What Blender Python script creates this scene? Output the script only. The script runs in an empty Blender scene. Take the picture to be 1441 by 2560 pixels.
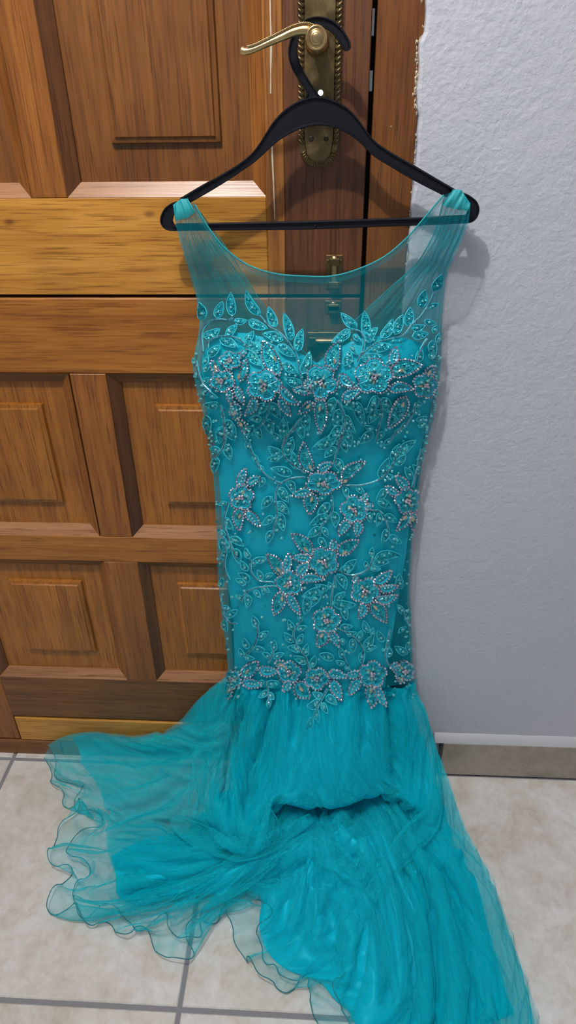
import bpy, math, random
import numpy as np
from mathutils import Matrix, Vector
rng = np.random.default_rng(7); random.seed(7)
SC = bpy.context.scene; COL = SC.collection

# ------------------------------------------------------------------ camera, world, lamp, exposure
RW = np.array([[0.9985938823215765, 0.05143908296737437, -0.012817134367593973],
               [-0.016279798161097973, 0.5276624921771241, 0.8492980999161955],
               [-0.0504502364885963, 0.8478952264831439, -0.5277579545069337]])   # right, up, forward
CAM = np.array([0.0, -1.0395, 1.35]); FPX = 1670.0
cd = bpy.data.cameras.new('camera'); cam = bpy.data.objects.new('camera', cd); COL.objects.link(cam)
cd.sensor_fit = 'HORIZONTAL'; cd.sensor_width = 36.0; cd.lens = FPX / 1441 * 36.0; cd.clip_start = 0.02
mw = Matrix.Identity(4)
for i in range(3):
    mw[i][0], mw[i][1], mw[i][2], mw[i][3] = RW[0][i], RW[1][i], -RW[2][i], CAM[i]
cam.matrix_world = mw; SC.camera = cam
wd = bpy.data.worlds.new('room_light'); SC.world = wd; wd.use_nodes = True
wd.node_tree.nodes['Background'].inputs[0].default_value = (0.80, 0.88, 1.0, 1); wd.node_tree.nodes['Background'].inputs[1].default_value = 0.29
ld = bpy.data.lights.new('ceiling_lamp', 'POINT'); lo = bpy.data.objects.new('ceiling_lamp', ld); COL.objects.link(lo)
lo.location = (-0.37, -0.82, 2.46); ld.energy = 55; ld.shadow_soft_size = 0.022; ld.color = (1.0, 0.965, 0.93)
SC.view_settings.view_transform = 'Standard'; SC.view_settings.look = 'None'; SC.view_settings.gamma = 1
SC.view_settings.use_curve_mapping = False; SC.view_settings.exposure = 0.0
SC.cycles.transparent_max_bounces = 24

# ------------------------------------------------------------------ helpers
def at(px, py, Y):
    """points of the vertical plane at depth Y seen at these photograph coordinates"""
    px, py = np.broadcast_arrays(np.asarray(px, float), np.asarray(py, float))
    q = np.stack([(px - 720.5) / FPX, -(py - 1280) / FPX, np.ones_like(px)], -1); d = q @ RW
    return CAM + d * ((np.asarray(Y) - CAM[1]) / d[..., 1])[..., None]
def atz(px, py, Z):
    px, py = np.broadcast_arrays(np.asarray(px, float), np.asarray(py, float))
    q = np.stack([(px - 720.5) / FPX, -(py - 1280) / FPX, np.ones_like(px)], -1); d = q @ RW
    return CAM + d * ((np.asarray(Z) - CAM[2]) / d[..., 2])[..., None]

class MB:
    def __init__(s): s.v = []; s.f = []; s.m = []; s.n = 0; s.c = []
    def add(s, v, f, m=0, c=None):
        v = np.asarray(v, float).reshape(-1, 3)
        s.v.append(v); s.c.append(np.tile(np.asarray((1, 1, 1) if c is None else c, float), (len(v), 1)))
        for q in f: s.f.append([i + s.n for i in q]); s.m.append(m)
        s.n += len(v)
    def box(s, x0, x1, y0, y1, z0, z1, m=0, b=0.0):
        if b <= 0:
            v = [(x, y, z) for x in (x0, x1) for y in (y0, y1) for z in (z0, z1)]
            s.add(v, [(0, 1, 3, 2), (4, 6, 7, 5), (0, 4, 5, 1), (2, 3, 7, 6), (0, 2, 6, 4), (1, 5, 7, 3)], m); return
        # bevelled towards the room (the y0 side)
        v = [(x0, y1, z0), (x1, y1, z0), (x1, y1, z1), (x0, y1, z1), (x0, y0 + b, z0), (x1, y0 + b, z0), (x1, y0 + b, z1), (x0, y0 + b, z1),
             (x0 + b, y0, z0 + b), (x1 - b, y0, z0 + b), (x1 - b, y0, z1 - b), (x0 + b, y0, z1 - b)]
        f = [(0, 1, 5, 4), (1, 2, 6, 5), (2, 3, 7, 6), (3, 0, 4, 7), (4, 5, 9, 8), (5, 6, 10, 9), (6, 7, 11, 10), (7, 4, 8, 11), (8, 9, 10, 11), (3, 2, 1, 0)]
        s.add(v, f, m)
    def tube(s, P, r, n=8, m=0, cap=True, c=None):
        P = np.asarray(P, float); r = np.broadcast_to(np.asarray(r, float), (len(P),))
        T = np.gradient(P, axis=0); T /= np.linalg.norm(T, axis=1)[:, None] + 1e-12
        a = np.array([0, 0, 1.0]) if abs(T[0][2]) < .9 else np.array([0, 1.0, 0])
        N = []; a = a - T[0] * (a @ T[0])
        for t in T:
            a = a - t * (a @ t); a = a / (np.linalg.norm(a) + 1e-12); N.append(a)
        N = np.array(N); B = np.cross(T, N)
        th = np.linspace(0, 2 * math.pi, n, endpoint=False)
        V = P[:, None] + r[:, None, None] * (np.cos(th)[None, :, None] * N[:, None] + np.sin(th)[None, :, None] * B[:, None])
        f = [(i * n + j, i * n + (j + 1) % n, (i + 1) * n + (j + 1) % n, (i + 1) * n + j) for i in range(len(P) - 1) for j in range(n)]
        if cap: f += [tuple(range(n - 1, -1, -1)), tuple(range((len(P) - 1) * n, len(P) * n))]
        s.add(V.reshape(-1, 3), f, m, c)
    def grid(s, V, m=0, close=False):
        a, b = V.shape[:2]
        f = [(i * b + j, (i + 1) * b + j, (i + 1) * b + j + 1, i * b + j + 1) for i in range(a - 1) for j in range(b - 1)]
        s.add(V.reshape(-1, 3), f, m)
    def lathe(s, o, axis, prof, n=24, m=0):
        axis = np.array(axis, float); axis /= np.linalg.norm(axis); a = np.array([1.0, 0, 0]) if abs(axis[0]) < .9 else np.array([0, 0, 1.0])
        a = a - axis * (a @ axis); a /= np.linalg.norm(a); b = np.cross(axis, a); th = np.linspace(0, 2 * math.pi, n, endpoint=False)
        V = np.array([[np.array(o) + axis * h + r * (math.cos(t) * a + math.sin(t) * b) for t in th] for r, h in prof])
        f = [(i * n + j, i * n + (j + 1) % n, (i + 1) * n + (j + 1) % n, (i + 1) * n + j) for i in range(len(prof) - 1) for j in range(n)]
        f += [tuple(range(n)), tuple(range((len(prof) - 1) * n, len(prof) * n))]
        s.add(V.reshape(-1, 3), f, m)
    def build(s, name, mats, parent=None, smooth=False, kind=None, label=None, recalc=False):
        me = bpy.data.meshes.new(name); V = np.concatenate(s.v)
        me.from_pydata(V.tolist(), [], s.f)
        for m in (mats if isinstance(mats, (list, tuple)) else [mats]): me.materials.append(m)
        me.polygons.foreach_set('material_index', s.m)
        if smooth: me.polygons.foreach_set('use_smooth', [True] * len(me.polygons))
        c = np.concatenate(s.c)
        if (c != 1).any():
            at_ = me.color_attributes.new('tint', 'FLOAT_COLOR', 'POINT')
            at_.data.foreach_set('color', np.concatenate([c, np.ones((len(c), 1))], 1).ravel())
        if recalc:
            import bmesh
            bm = bmesh.new(); bm.from_mesh(me); bmesh.ops.recalc_face_normals(bm, faces=bm.faces); bm.to_mesh(me); bm.free()
        me.update()
        return link(name, me, parent, kind, label)
def link(name, me, parent=None, kind=None, label=None, loc=None):
    o = bpy.data.objects.new(name, me); COL.objects.link(o)
    if parent: o.parent = parent
    if kind: o['kind'] = kind
    if label: o['label'] = label
    if loc: o.location = loc
    return o
def thing(name, label, cat, loc=(0, 0, 0), group=None):
    o = bpy.data.objects.new(name, None); COL.objects.link(o); o.location = loc; o['label'] = label; o['category'] = cat; o.empty_display_size = .05
    if group: o['group'] = group
    return o
def struct(name):
    o = bpy.data.objects.new(name, None); COL.objects.link(o); o['kind'] = 'structure'; o.empty_display_size = .05; return o
def crom(P, n):
    """smooth curve through P, n samples, even in chord length"""
    P = np.asarray(P, float); d = np.r_[0, np.cumsum(np.linalg.norm(np.diff(P, axis=0), axis=1) ** .6 + 1e-9)]
    t = np.linspace(0, d[-1], n); return cr_at(P, d, t)
def cr_at(P, d, t):
    P = np.asarray(P, float); k = np.clip(np.searchsorted(d, t, 'right') - 1, 0, len(d) - 2)
    M = np.gradient(P, d, axis=0) if len(P) > 2 else np.repeat((P[1:] - P[:-1]) / (d[1] - d[0]), 2, 0)
    h = (d[k + 1] - d[k]); x = ((t - d[k]) / h)
    sh = (slice(None),) + (None,) * (P.ndim - 1); x = x[sh]; h = h[sh]
    return (2 * x**3 - 3 * x**2 + 1) * P[k] + (x**3 - 2 * x**2 + x) * h * M[k] + (-2 * x**3 + 3 * x**2) * P[k + 1] + (x**3 - x**2) * h * M[k + 1]
def resample(P, n):
    P = np.asarray(P, float); d = np.r_[0, np.cumsum(np.linalg.norm(np.diff(P, axis=0), axis=1))]; t = np.linspace(0, d[-1], n)
    return np.stack([np.interp(t, d, P[:, k]) for k in range(P.shape[1])], 1)
def noise1(x, seed, oct=3):
    r = np.random.default_rng(seed); y = np.zeros_like(x)
    for o in range(oct):
        for k in range(3): y += np.sin(x * (2 ** o) * r.uniform(.7, 1.3) * 2 * math.pi + r.uniform(0, 7)) / (2 ** o) / 3
    return y
def noise2(u, v, seed, fu, fv, k=8):
    r = np.random.default_rng(seed); y = np.zeros(np.broadcast(u, v).shape)
    for _ in range(k): y += np.sin(2 * math.pi * (u * fu * r.normal() + v * fv * r.normal()) + r.uniform(0, 7))
    return y / math.sqrt(k)

# ------------------------------------------------------------------ materials
def mat(name, color=(.8, .8, .8), rough=.5, metal=0.0, **kw):
    m = bpy.data.materials.new(name); m.use_nodes = True; b = m.node_tree.nodes['Principled BSDF']
    b.inputs['Base Color'].default_value = (*color, 1); b.inputs['Roughness'].default_value = rough; b.inputs['Metallic'].default_value = metal
    for k, v in kw.items(): b.inputs[k.replace('_', ' ')].default_value = v
    return m
class NT:
    def __init__(s, m): s.t = m.node_tree; s.b = s.t.nodes.get('Principled BSDF')
    def n(s, typ, **kw):
        q = s.t.nodes.new(typ)
        for k, v in kw.items():
            if k.startswith('i_'): q.inputs[int(k[2:]) if k[2:].isdigit() else k[2:].replace('_', ' ')].default_value = v
            else: setattr(q, k, v)
        return q
    def l(s, a, b): s.t.links.new(a, b)
    def ramp(s, src, stops):
        r = s.n('ShaderNodeValToRGB'); e = r.color_ramp.elements
        while len(e) < len(stops): e.new(.5)
        for q, (p, c) in zip(e, stops): q.position = p; q.color = (*c, 1) if len(c) == 3 else c
        s.l(src, r.inputs[0]); return r.outputs[0]
    def mix(s, fac, a, b, blend='MIX'):
        q = s.n('ShaderNodeMix', data_type='RGBA', blend_type=blend)
        for i, x in ((0, fac), (6, a), (7, b)):
            if hasattr(x, 'is_linked'): s.l(x, q.inputs[i])
            else: q.inputs[i].default_value = x if i == 0 else ((*x, 1) if len(x) == 3 else x)
        return q.outputs[2]
    def noise(s, vec, scale, detail=4, rough=.5, dist=0):
        q = s.n('ShaderNodeTexNoise'); q.inputs['Scale'].default_value = scale; q.inputs['Detail'].default_value = detail
        q.inputs['Roughness'].default_value = rough; q.inputs['Distortion'].default_value = dist
        if vec is not None: s.l(vec, q.inputs['Vector'])
        return q.outputs['Fac']
    def bump(s, h, strength, dist=.001):
        q = s.n('ShaderNodeBump'); q.inputs['Strength'].default_value = strength; q.inputs['Distance'].default_value = dist
        s.l(h, q.inputs['Height']); s.l(q.outputs[0], s.b.inputs['Normal'])
    def coords(s, scale=(1, 1, 1), rnd=0.0):
        tc = s.n('ShaderNodeTexCoord'); mp = s.n('ShaderNodeMapping'); mp.inputs['Scale'].default_value = scale
        src = tc.outputs['Object']
        if rnd:
            oi = s.n('ShaderNodeObjectInfo'); mu = s.n('ShaderNodeMath', operation='MULTIPLY'); mu.inputs[1].default_value = rnd
            s.l(oi.outputs['Random'], mu.inputs[0]); ad = s.n('ShaderNodeVectorMath', operation='ADD'); s.l(src, ad.inputs[0])
            cx = s.n('ShaderNodeCombineXYZ'); [s.l(mu.outputs[0], cx.inputs[i]) for i in range(3)]; s.l(cx.outputs[0], ad.inputs[1]); src = ad.outputs[0]
        s.l(src, mp.inputs['Vector']); return mp.outputs[0]

def wood(name, axis, dark, mid, light, rough=.36, knots=0.0):
    m = mat(name, mid, rough); t = NT(m)
    sc = {'x': (1.3, 30, 30), 'z': (30, 30, 1.3)}[axis]; fine = {'x': (9, 260, 260), 'z': (260, 260, 9)}[axis]
    g = t.noise(t.coords(sc, 7.0), 2.2, 7, .62, .9); base = t.ramp(g, [(.24, dark), (.48, mid), (.74, light)])
    p = t.noise(t.coords(fine, 7.0), 1.6, 2, .5, .2); pores = t.ramp(p, [(.32, (.50, .42, .36)), (.47, (1, 1, 1))])
    c = t.mix(.85, base, pores, 'MULTIPLY')
    bl = t.noise(t.coords((3, 3, 3), 5.0), 1.7, 3, .6); c = t.mix(.6, c, t.ramp(bl, [(.3, (.70, .66, .58)), (.62, (1.12, 1.10, .92))]), 'MULTIPLY')
    if knots:
        vo = t.n('ShaderNodeTexVoronoi'); vo.inputs['Scale'].default_value = 1; t.l(t.coords({'x': (9, 17, 17), 'z': (17, 17, 9)}[axis], 3.0), vo.inputs['Vector'])
        c = t.mix(knots, c, t.ramp(vo.outputs['Distance'], [(.03, (.18, .10, .05)), (.10, (1, 1, 1))]), 'MULTIPLY')
    t.l(c, t.b.inputs['Base Color'])
    t.l(t.ramp(bl, [(.2, (rough - .05,) * 3), (.8, (rough + .12,) * 3)]), t.b.inputs['Roughness'])
    t.bump(p, .25, .0006); return m
W = {}
W['rail_gold'] = wood('golden_wood', 'x', (.37, .150, .018), (.54, .242, .036), (.70, .36, .075), .33, .6)
W['rail'] = wood('brown_rail_wood', 'x', (.19, .062, .008), (.34, .122, .016), (.46, .185, .030), .36)
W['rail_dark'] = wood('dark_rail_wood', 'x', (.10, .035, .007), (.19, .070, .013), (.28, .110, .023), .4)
W['stile'] = wood('brown_stile_wood', 'z', (.15, .047, .008), (.265, .091, .014), (.36, .135, .023), .38)
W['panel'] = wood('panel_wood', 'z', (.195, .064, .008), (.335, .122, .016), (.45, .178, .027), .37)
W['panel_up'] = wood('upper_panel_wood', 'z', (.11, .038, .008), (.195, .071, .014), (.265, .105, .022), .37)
W['strip'] = wood('light_strip_wood', 'z', (.13, .040, .008), (.34, .135, .028), (.46, .21, .05), .38)
W['dark_stile'] = wood('dark_stile_wood', 'z', (.065, .022, .009), (.12, .042, .015), (.175, .066, .024), .42)
W['frame'] = wood('frame_wood', 'z', (.085, .026, .005), (.16, .054, .010), (.225, .083, .017), .38)
W['bevel'] = wood('sheen_bevel_wood', 'x', (.24, .10, .04), (.36, .17, .078), (.46, .24, .125), .28)  # reflected sheen of the up-facing bottom bevels, painted in as paler wood

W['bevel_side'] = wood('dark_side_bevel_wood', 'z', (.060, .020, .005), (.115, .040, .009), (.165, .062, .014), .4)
def plaster():
    m = mat('painted_plaster', (.55, .56, .62), .55); t = NT(m); co = t.coords()
    a = t.noise(co, 170, 3, .55); b = t.noise(co, 55, 3, .5); s = t.noise(co, 3, 4, .6)
    mx = t.n('ShaderNodeMath', operation='ADD'); t.l(a, mx.inputs[0]); t.l(b, mx.inputs[1])
    t.l(t.ramp(s, [(.3, (.545, .56, .62)), (.7, (.585, .595, .655))]), t.b.inputs['Base Color']); t.bump(mx.outputs[0], .55, .0028); return m
def tile_mat(name, a, b, c, rough):
    m = mat(name, b, rough); t = NT(m); co = t.coords((1, 1, 1), 9.0)
    n1 = t.noise(co, 9, 7, .66, .6); n2 = t.noise(co, 46, 5, .7, .3); n3 = t.noise(co, 240, 2, .5)
    col = t.ramp(n1, [(.32, a), (.5, b), (.66, c)])
    col = t.mix(.5, col, t.ramp(n2, [(.34, (.80, .76, .71)), (.58, (1.05, 1.05, 1.06))]), 'MULTIPLY')
    t.l(col, t.b.inputs['Base Color']); t.bump(n2, .12, .0012); return m
M_wall = plaster(); M_tile = tile_mat('mottled_tile', (.62, .545, .465), (.74, .70, .65), (.82, .805, .795), .33)
M_skirt = tile_mat('taupe_tile', (.30, .255, .205), (.39, .345, .29), (.46, .41, .355), .4)
M_grout = mat('grey_grout', (.25, .245, .265), .9); M_white = mat('white_filler', (.62, .62, .64), .55); M_putty = mat('cream_filler', (.62, .55, .42), .8)
M_dark = mat('dark_gap', (.012, .009, .008), .8)
def brass(name, a, b, rough):
    m = mat(name, a, rough, 1.0); t = NT(m); n = t.noise(t.coords(), 60, 5, .65)
    t.l(t.ramp(n, [(.35, a), (.65, b)]), t.b.inputs['Base Color']); t.l(t.ramp(n, [(.3, (rough - .08,) * 3), (.7, (rough + .12,) * 3)]), t.b.inputs['Roughness']); return m
M_brass = brass('bright_brass', (.50, .34, .15), (.66, .47, .24), .3); M_aged = brass('aged_brass', (.15, .108, .050), (.27, .195, .092), .44)
M_steel = mat('steel_latch', (.5, .5, .5), .35, 1.0)
M_day = mat('daylight', (0, 0, 0), 1); M_day.node_tree.nodes['Principled BSDF'].inputs['Emission Color'].default_value = (.72, .86, 1, 1)
M_day.node_tree.nodes['Principled BSDF'].inputs['Emission Strength'].default_value = 3.0
M_plastic = mat('black_plastic', (.006, .0065, .011), .45, Specular_IOR_Level=.3)
def fabric(name, col, rough, sheen=.3, bump=None, **kw):
    m = mat(name, col, rough, **kw); t = NT(m); t.b.inputs['Sheen Weight'].default_value = sheen; t.b.inputs['Sheen Tint'].default_value = (.4, .9, 1, 1)
    if bump: t.bump(t.noise(t.coords(bump[0]), 1.0, 3, .5), bump[1], .002)
    return m
TEAL = (.0, .295, .335)
M_satin = fabric('teal_satin', (.0, .58, .76), .39, .03, ((60, 60, 9), .5), Specular_IOR_Level=.6, Specular_Tint=(.15, .80, 1, 1))
M_lining = fabric('teal_lining', (.0, .60, .77), .5, .04)
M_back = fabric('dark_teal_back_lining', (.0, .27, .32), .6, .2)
def tulle(name, col, op, edge):
    m = bpy.data.materials.new(name); m.use_nodes = True; t = NT(m); nt = m.node_tree; nt.nodes.remove(t.b); out = nt.nodes['Material Output']
    d = t.n('ShaderNodeBsdfDiffuse'); d.inputs[0].default_value = (*col, 1); tr = t.n('ShaderNodeBsdfTranslucent'); tr.inputs[0].default_value = (*col, 1)
    a = t.n('ShaderNodeMixShader'); a.inputs[0].default_value = .22; t.l(d.outputs[0], a.inputs[1]); t.l(tr.outputs[0], a.inputs[2])
    tp = t.n('ShaderNodeBsdfTransparent'); mx = t.n('ShaderNodeMixShader')
    # an open mesh covers more of the view where the cloth turns edge-on
    lw = t.n('ShaderNodeLayerWeight'); lw.inputs[0].default_value = .35
    mr = t.n('ShaderNodeMapRange'); mr.inputs['From Min'].default_value = .05; mr.inputs['From Max'].default_value = .95; mr.inputs['To Min'].default_value = op; mr.inputs['To Max'].default_value = edge
    t.l(lw.outputs['Facing'], mr.inputs['Value'])
    no = t.noise(t.coords(), 900, 1, .5); ad = t.n('ShaderNodeMath', operation='MULTIPLY_ADD'); ad.inputs[1].default_value = .16; t.l(no, ad.inputs[0])
    sb = t.n('ShaderNodeMath', operation='SUBTRACT'); sb.inputs[1].default_value = .08; t.l(mr.outputs[0], sb.inputs[0]); t.l(sb.outputs[0], ad.inputs[2])
    t.l(ad.outputs[0], mx.inputs[0]); t.l(tp.outputs[0], mx.inputs[1]); t.l(a.outputs[0], mx.inputs[2]); t.l(mx.outputs[0], out.inputs[0]); return m
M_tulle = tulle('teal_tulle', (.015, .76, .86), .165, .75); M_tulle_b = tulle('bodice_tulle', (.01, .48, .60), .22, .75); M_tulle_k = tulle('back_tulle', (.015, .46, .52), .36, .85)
M_tulle_in = tulle('inner_tulle', (.0, .65, .78), .52, .92)
M_hem = mat('teal_hem_thread', (.012, .20, .24), .5); M_bind = mat('teal_binding', (.015, .33, .37), .6)
M_thread = mat('light_teal_thread', (.05, .62, .74), .45); M_leaf = mat('teal_lace', (.004, .33, .42), .55)
M_stitch = mat('satin_stitch', (.0, .48, .66), .32, Specular_IOR_Level=.7)
def tinted(name, rough, metal, **kw):
    m = mat(name, (1, 1, 1), rough, metal, **kw); t = NT(m); a = t.n('ShaderNodeAttribute', attribute_name='tint'); t.l(a.outputs['Color'], t.b.inputs['Base Color']); return m
M_sequin = tinted('sequin', .24, .55); M_pearl = mat('teal_pearl', (.16, .55, .60), .18, .25, Specular_IOR_Level=.8); M_rhine = tinted('rhinestone', .14, .85)
M_gem = mat('pale_gem', (.62, .55, .42), .08, .75); M_bugle = tinted('bugle_bead', .3, .6)

# ------------------------------------------------------------------ the setting
fl = struct('floor')
g = MB(); g.box(-2.3, 2.4, -2.6, .12, -.03, -.0035); g.build('grout_bed', M_grout, fl)
def tile_mesh(w, d, t=.012):
    g = MB(); b = .002
    g.add([(0, 0, -t), (w, 0, -t), (w, d, -t), (0, d, -t), (0, 0, -b), (w, 0, -b), (w, d, -b), (0, d, -b), (b, b, 0), (w - b, b, 0), (w - b, d - b, 0), (b, d - b, 0)],
          [(0, 1, 5, 4), (1, 2, 6, 5), (2, 3, 7, 6), (3, 0, 4, 7), (4, 5, 9, 8), (5, 6, 10, 9), (6, 7, 11, 10), (7, 4, 8, 11), (8, 9, 10, 11)])
    o = g.build('tile', M_tile, fl); return o
first = None
PT = .502; GW = .0085
for i in range(-4, 4):
    for j in range(0, 5):
        x = -.2345 + PT * i + GW / 2; y = -.0185 - .5 * (j + 1) + GW / 2
        if first is None: first = tile_mesh(PT - GW, .5 - GW); o = first
        else: o = link('tile', first.data, fl)
        o.location = (x, y, 0)
cut = None
for i in range(-4, 4):
    if cut is None: cut = tile_mesh(PT - GW, .12); o = cut
    else: o = link('tile', cut.data, fl)
    o.location = (-.2345 + PT * i + GW / 2, -.0185 + GW / 2, 0)

# plaster wall beside the frame, its edge follows the frame raggedly
wl = struct('wall_back')
g = MB(); zs = np.linspace(-.02, 2.6, 260); xe = .118 + .0016 * noise1(zs * 3.1, 3) + .0011 * noise1(zs * 17, 4) + np.where((zs > 1.33) & (zs < 1.41), -.003, 0)
V = np.array([[(xe[k], .004, zs[k]), (xe[k] + .0015, -.007, zs[k]), (xe[k] + .006, -.009, zs[k]), (2.4, -.009, zs[k])] for k in range(len(zs))]); g.grid(V[:, ::-1]); g.build('plaster', M_wall, wl)
g = MB()
for k in range(46):                                                    # blobs of filler squeezed out along the frame
    z = 1.325 + .085 * rng.random() + (.05 * rng.random() if k % 5 == 0 else 0); x = np.interp(z, zs, xe) - .001 + rng.normal() * .0013; r = rng.uniform(.0007, .0021)
    th = np.linspace(0, 2 * math.pi, 7, endpoint=False)
    g.add(np.r_[[(x + r * math.cos(t) * .8, -.0005, z + r * math.sin(t) * 1.8) for t in th], [(x, -.0035, z)]], [(i, (i + 1) % 7, 7) for i in range(7)])
for k in range(60):
    z = rng.uniform(1.0, 1.45); x = np.interp(z, zs, xe) - .0004; r = rng.uniform(.0005, .0011); th = np.linspace(0, 2 * math.pi, 6, endpoint=False)
    g.add(np.r_[[(x + r * math.cos(t), -.0005, z + r * math.sin(t) * 2.2) for t in th], [(x, -.002, z)]], [(i, (i + 1) % 6, 6) for i in range(6)])
g.build('filler_edge', M_putty, wl, kind='stuff')
bb = struct('baseboard_right')
for x0, x1 in ((.2835, .772), (.776, 1.3), (1.304, 1.85), (1.854, 2.4)):
    g = MB(); g.box(x0, x1, -.021, -.008, .0015, .1085, 0, .0015); g.build('tile', M_skirt, bb)
g = MB(); g.box(.2775, .2835, -.0195, -.008, .0, .1085); g.build('end_joint', mat('dark_joint', (.06, .055, .06), .8), bb)
g = MB(); xs = np.linspace(.262, 2.4, 120); w_ = .0012 * noise1(xs * 6, 9)
V = np.array([[(x, -.0205, .1085), (x, -.0195 + w, .113 + w), (x, -.012, .129 + w), (x, -.008, .1315 + w)] for x, w in zip(xs, w_)]); g.grid(V); g.build('top_fillet', M_white, bb, smooth=True)
cl = MB(); cl.box(-2.3, 2.4, -2.6, .12, 2.6, 2.63); cl = cl.build('ceiling', mat('white_ceiling', (.8, .8, .8), .8)); cl['kind'] = 'structure'

# frame jamb and threshold
tr = struct('trim_1')
g = MB(); g.box(.0595, .1185, -.001, .09, -.0, 2.1, 0, .0012); g.build('jamb', W['frame'], tr)
g = MB(); g.box(.050, .0596, .036, .09, 0, 2.1); g.build('rebate', M_dark, tr)
g = MB(); g.box(.1185, .285, -.006, .05, -.003, .05); g.build('end_block', W['frame'], tr)
g = MB(); g.lathe((.0845, -.0012, 1.3145), (0, -1, 0), [(.0009, 0), (.0006, .0005)], 8); g.build('paint_fleck', M_white, tr)
th_ = struct('trim_2')
g = MB(); g.box(-.95, .0595, -.003, .09, -.004, .047, 0, .003); g.build('threshold', W['rail_dark'], th_)
g = MB(); g.box(-.618, -.6155, -.0034, .01, .003, .046); g.build('joint', M_dark, th_)

# stable door: two leaves
D0 = 0.0; DB = .04
def board(par, name, x0, x1, z0, z1, m, y0=0.0, b=.0012):
    g = MB(); g.box(x0, x1, y0, DB, z0, z1, 0, b); return g.build(name, m, par)
def opening(par, x0, x1, z0, z1, fx0, fx1, fz0, fz1, pm, bw=.019, dep=.017):
    """sunk panel with a raised field, and four sloping mouldings"""
    A = [(x0, z0), (x1, z0), (x1, z1), (x0, z1)]; B = [(x0 + bw, z0 + bw), (x1 - bw, z0 + bw), (x1 - bw, z1 - bw), (x0 + bw, z1 - bw)]
    for k in range(4):
        a, b, c, d = A[k], A[(k + 1) % 4], B[(k + 1) % 4], B[k]; g = MB()
        ys = (0.0005, dep - .004, dep - .001)
        g.add([(a[0], .0005, a[1]), (b[0], .0005, b[1]), (c[0], dep - .003, c[1]), (d[0], dep - .003, d[1]), (c[0], dep + .003, c[1]), (d[0], dep + .003, d[1]), (a[0], .03, a[1]), (b[0], .03, b[1])],
              [(0, 1, 2, 3), (3, 2, 4, 5), (5, 4, 7, 6), (6, 7, 1, 0), (0, 3, 5, 6), (1, 7, 4, 2)])
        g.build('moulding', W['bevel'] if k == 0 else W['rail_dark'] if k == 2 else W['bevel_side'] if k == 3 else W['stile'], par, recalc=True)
    g = MB(); e = .007; h = .0095; y = dep
    o_ = [(x0 + .004, z0 + .004), (x1 - .004, z0 + .004), (x1 - .004, z1 - .004), (x0 + .004, z1 - .004)]
    i1 = [(fx0, fz0), (fx1, fz0), (fx1, fz1), (fx0, fz1)]; i2 = [(fx0 + .0015, fz0 + .0015), (fx1 - .0015, fz0 + .0015), (fx1 - .0015, fz1 - .0015), (fx0 + .0015, fz1 - .0015)]
    i3 = [(fx0 + e, fz0 + e), (fx1 - e, fz0 + e), (fx1 - e, fz1 - e), (fx0 + e, fz1 - e)]; i4 = [(fx0 + e + .002, fz0 + e + .002), (fx1 - e - .002, fz0 + e + .002), (fx1 - e - .002, fz1 - e - .002), (fx0 + e + .002, fz1 - e - .002)]
    rings = [(o_, y), (i1, y + .001), (i2, y - .0055), (i3, y - .0068), (i4, y - h)]
    V = [(p[0], yy, p[1]) for R_, yy in rings for p in R_]
    g.add(V, [(4 * r + k, 4 * r + (k + 1) % 4, 4 * r + 4 + (k + 1) % 4, 4 * r + 4 + k) for r in range(4) for k in range(4)] + [(16, 17, 18, 19)])
    g.build('panel', pm, par)
up = struct('door_1'); lw = struct('door_2')
ZT = 2.06
board(up, 'stile', -.0600, .0530, 1.0935, ZT, W['dark_stile'])
board(up, 'stile', -.0860, -.0602, 1.0935, ZT, W['strip'])
board(up, 'stile', -.95, -.714, 1.0935, ZT, W['stile'])
board(up, 'rail', -.714, -.0862, 1.0935, 1.2300, W['rail_gold'])
board(up, 'rail', -.714, -.0862, 1.93, ZT, W['rail'])
board(up, 'mullion', -.427, -.374, 1.2302, 1.93, W['stile'])
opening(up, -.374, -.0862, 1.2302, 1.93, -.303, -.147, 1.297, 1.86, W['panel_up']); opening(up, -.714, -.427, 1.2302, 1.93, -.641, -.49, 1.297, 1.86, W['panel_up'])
g = MB()
for zz in np.arange(1.20, 1.455, .0035):                                # line of old filler down the light strip
    w = .0006 + .0009 * abs(noise1(np.array([zz * 9.0]), 5)[0]); x = -.0755 + .0018 * noise1(np.array([zz * 4.0]), 8)[0]
    if noise1(np.array([zz * 6.0]), 12)[0] > -.55: g.box(x - w, x + w, -.0006, .002, zz, zz + .0036)
g.build('filler_line', M_putty, up, kind='stuff')
board(lw, 'stile', -.0600, .0530, .128, 1.0885, W['dark_stile'])
board(lw, 'stile', -.0860, -.0602, .128, 1.0885, W['strip'])
board(lw, 'stile', -.95, -.714, .05, 1.0885, W['stile'])
board(lw, 'rail', -.714, -.0862, .9655, 1.0885, W['rail'], 0, .0022)
board(lw, 'rail', -.714, -.0862, .5815, .6405, W['rail'])
board(lw, 'rail', -.714, -.0862, .1300, .2570, W['rail_dark'])
board(lw, 'weather_board', -.712, .053, .048, .1255, W['rail_gold'], -.002, .003)
board(lw, 'mullion', -.4215, -.3605, .6407, .9653, W['stile']); board(lw, 'mullion', -.4250, -.3585, .2572, .5813, W['stile'])
for (z0, z1, f0, f1) in ((.6407, .9653, .708, .906), (.2572, .5813, .3285, .5215)):
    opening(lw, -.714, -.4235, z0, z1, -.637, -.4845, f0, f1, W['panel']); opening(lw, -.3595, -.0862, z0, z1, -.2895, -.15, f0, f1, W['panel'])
g = MB(); g.box(-.95, .053, .012, .035, 1.0886, 1.0934); g.build('rebate', M_dark, lw)
g = MB(); g.box(.0535, .0575, .012, .02, 1.355, 1.378); g.box(.0535, .0565, .010, .02, 1.415, 1.443); g.build('latch_bolt', M_steel, up)

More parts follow.
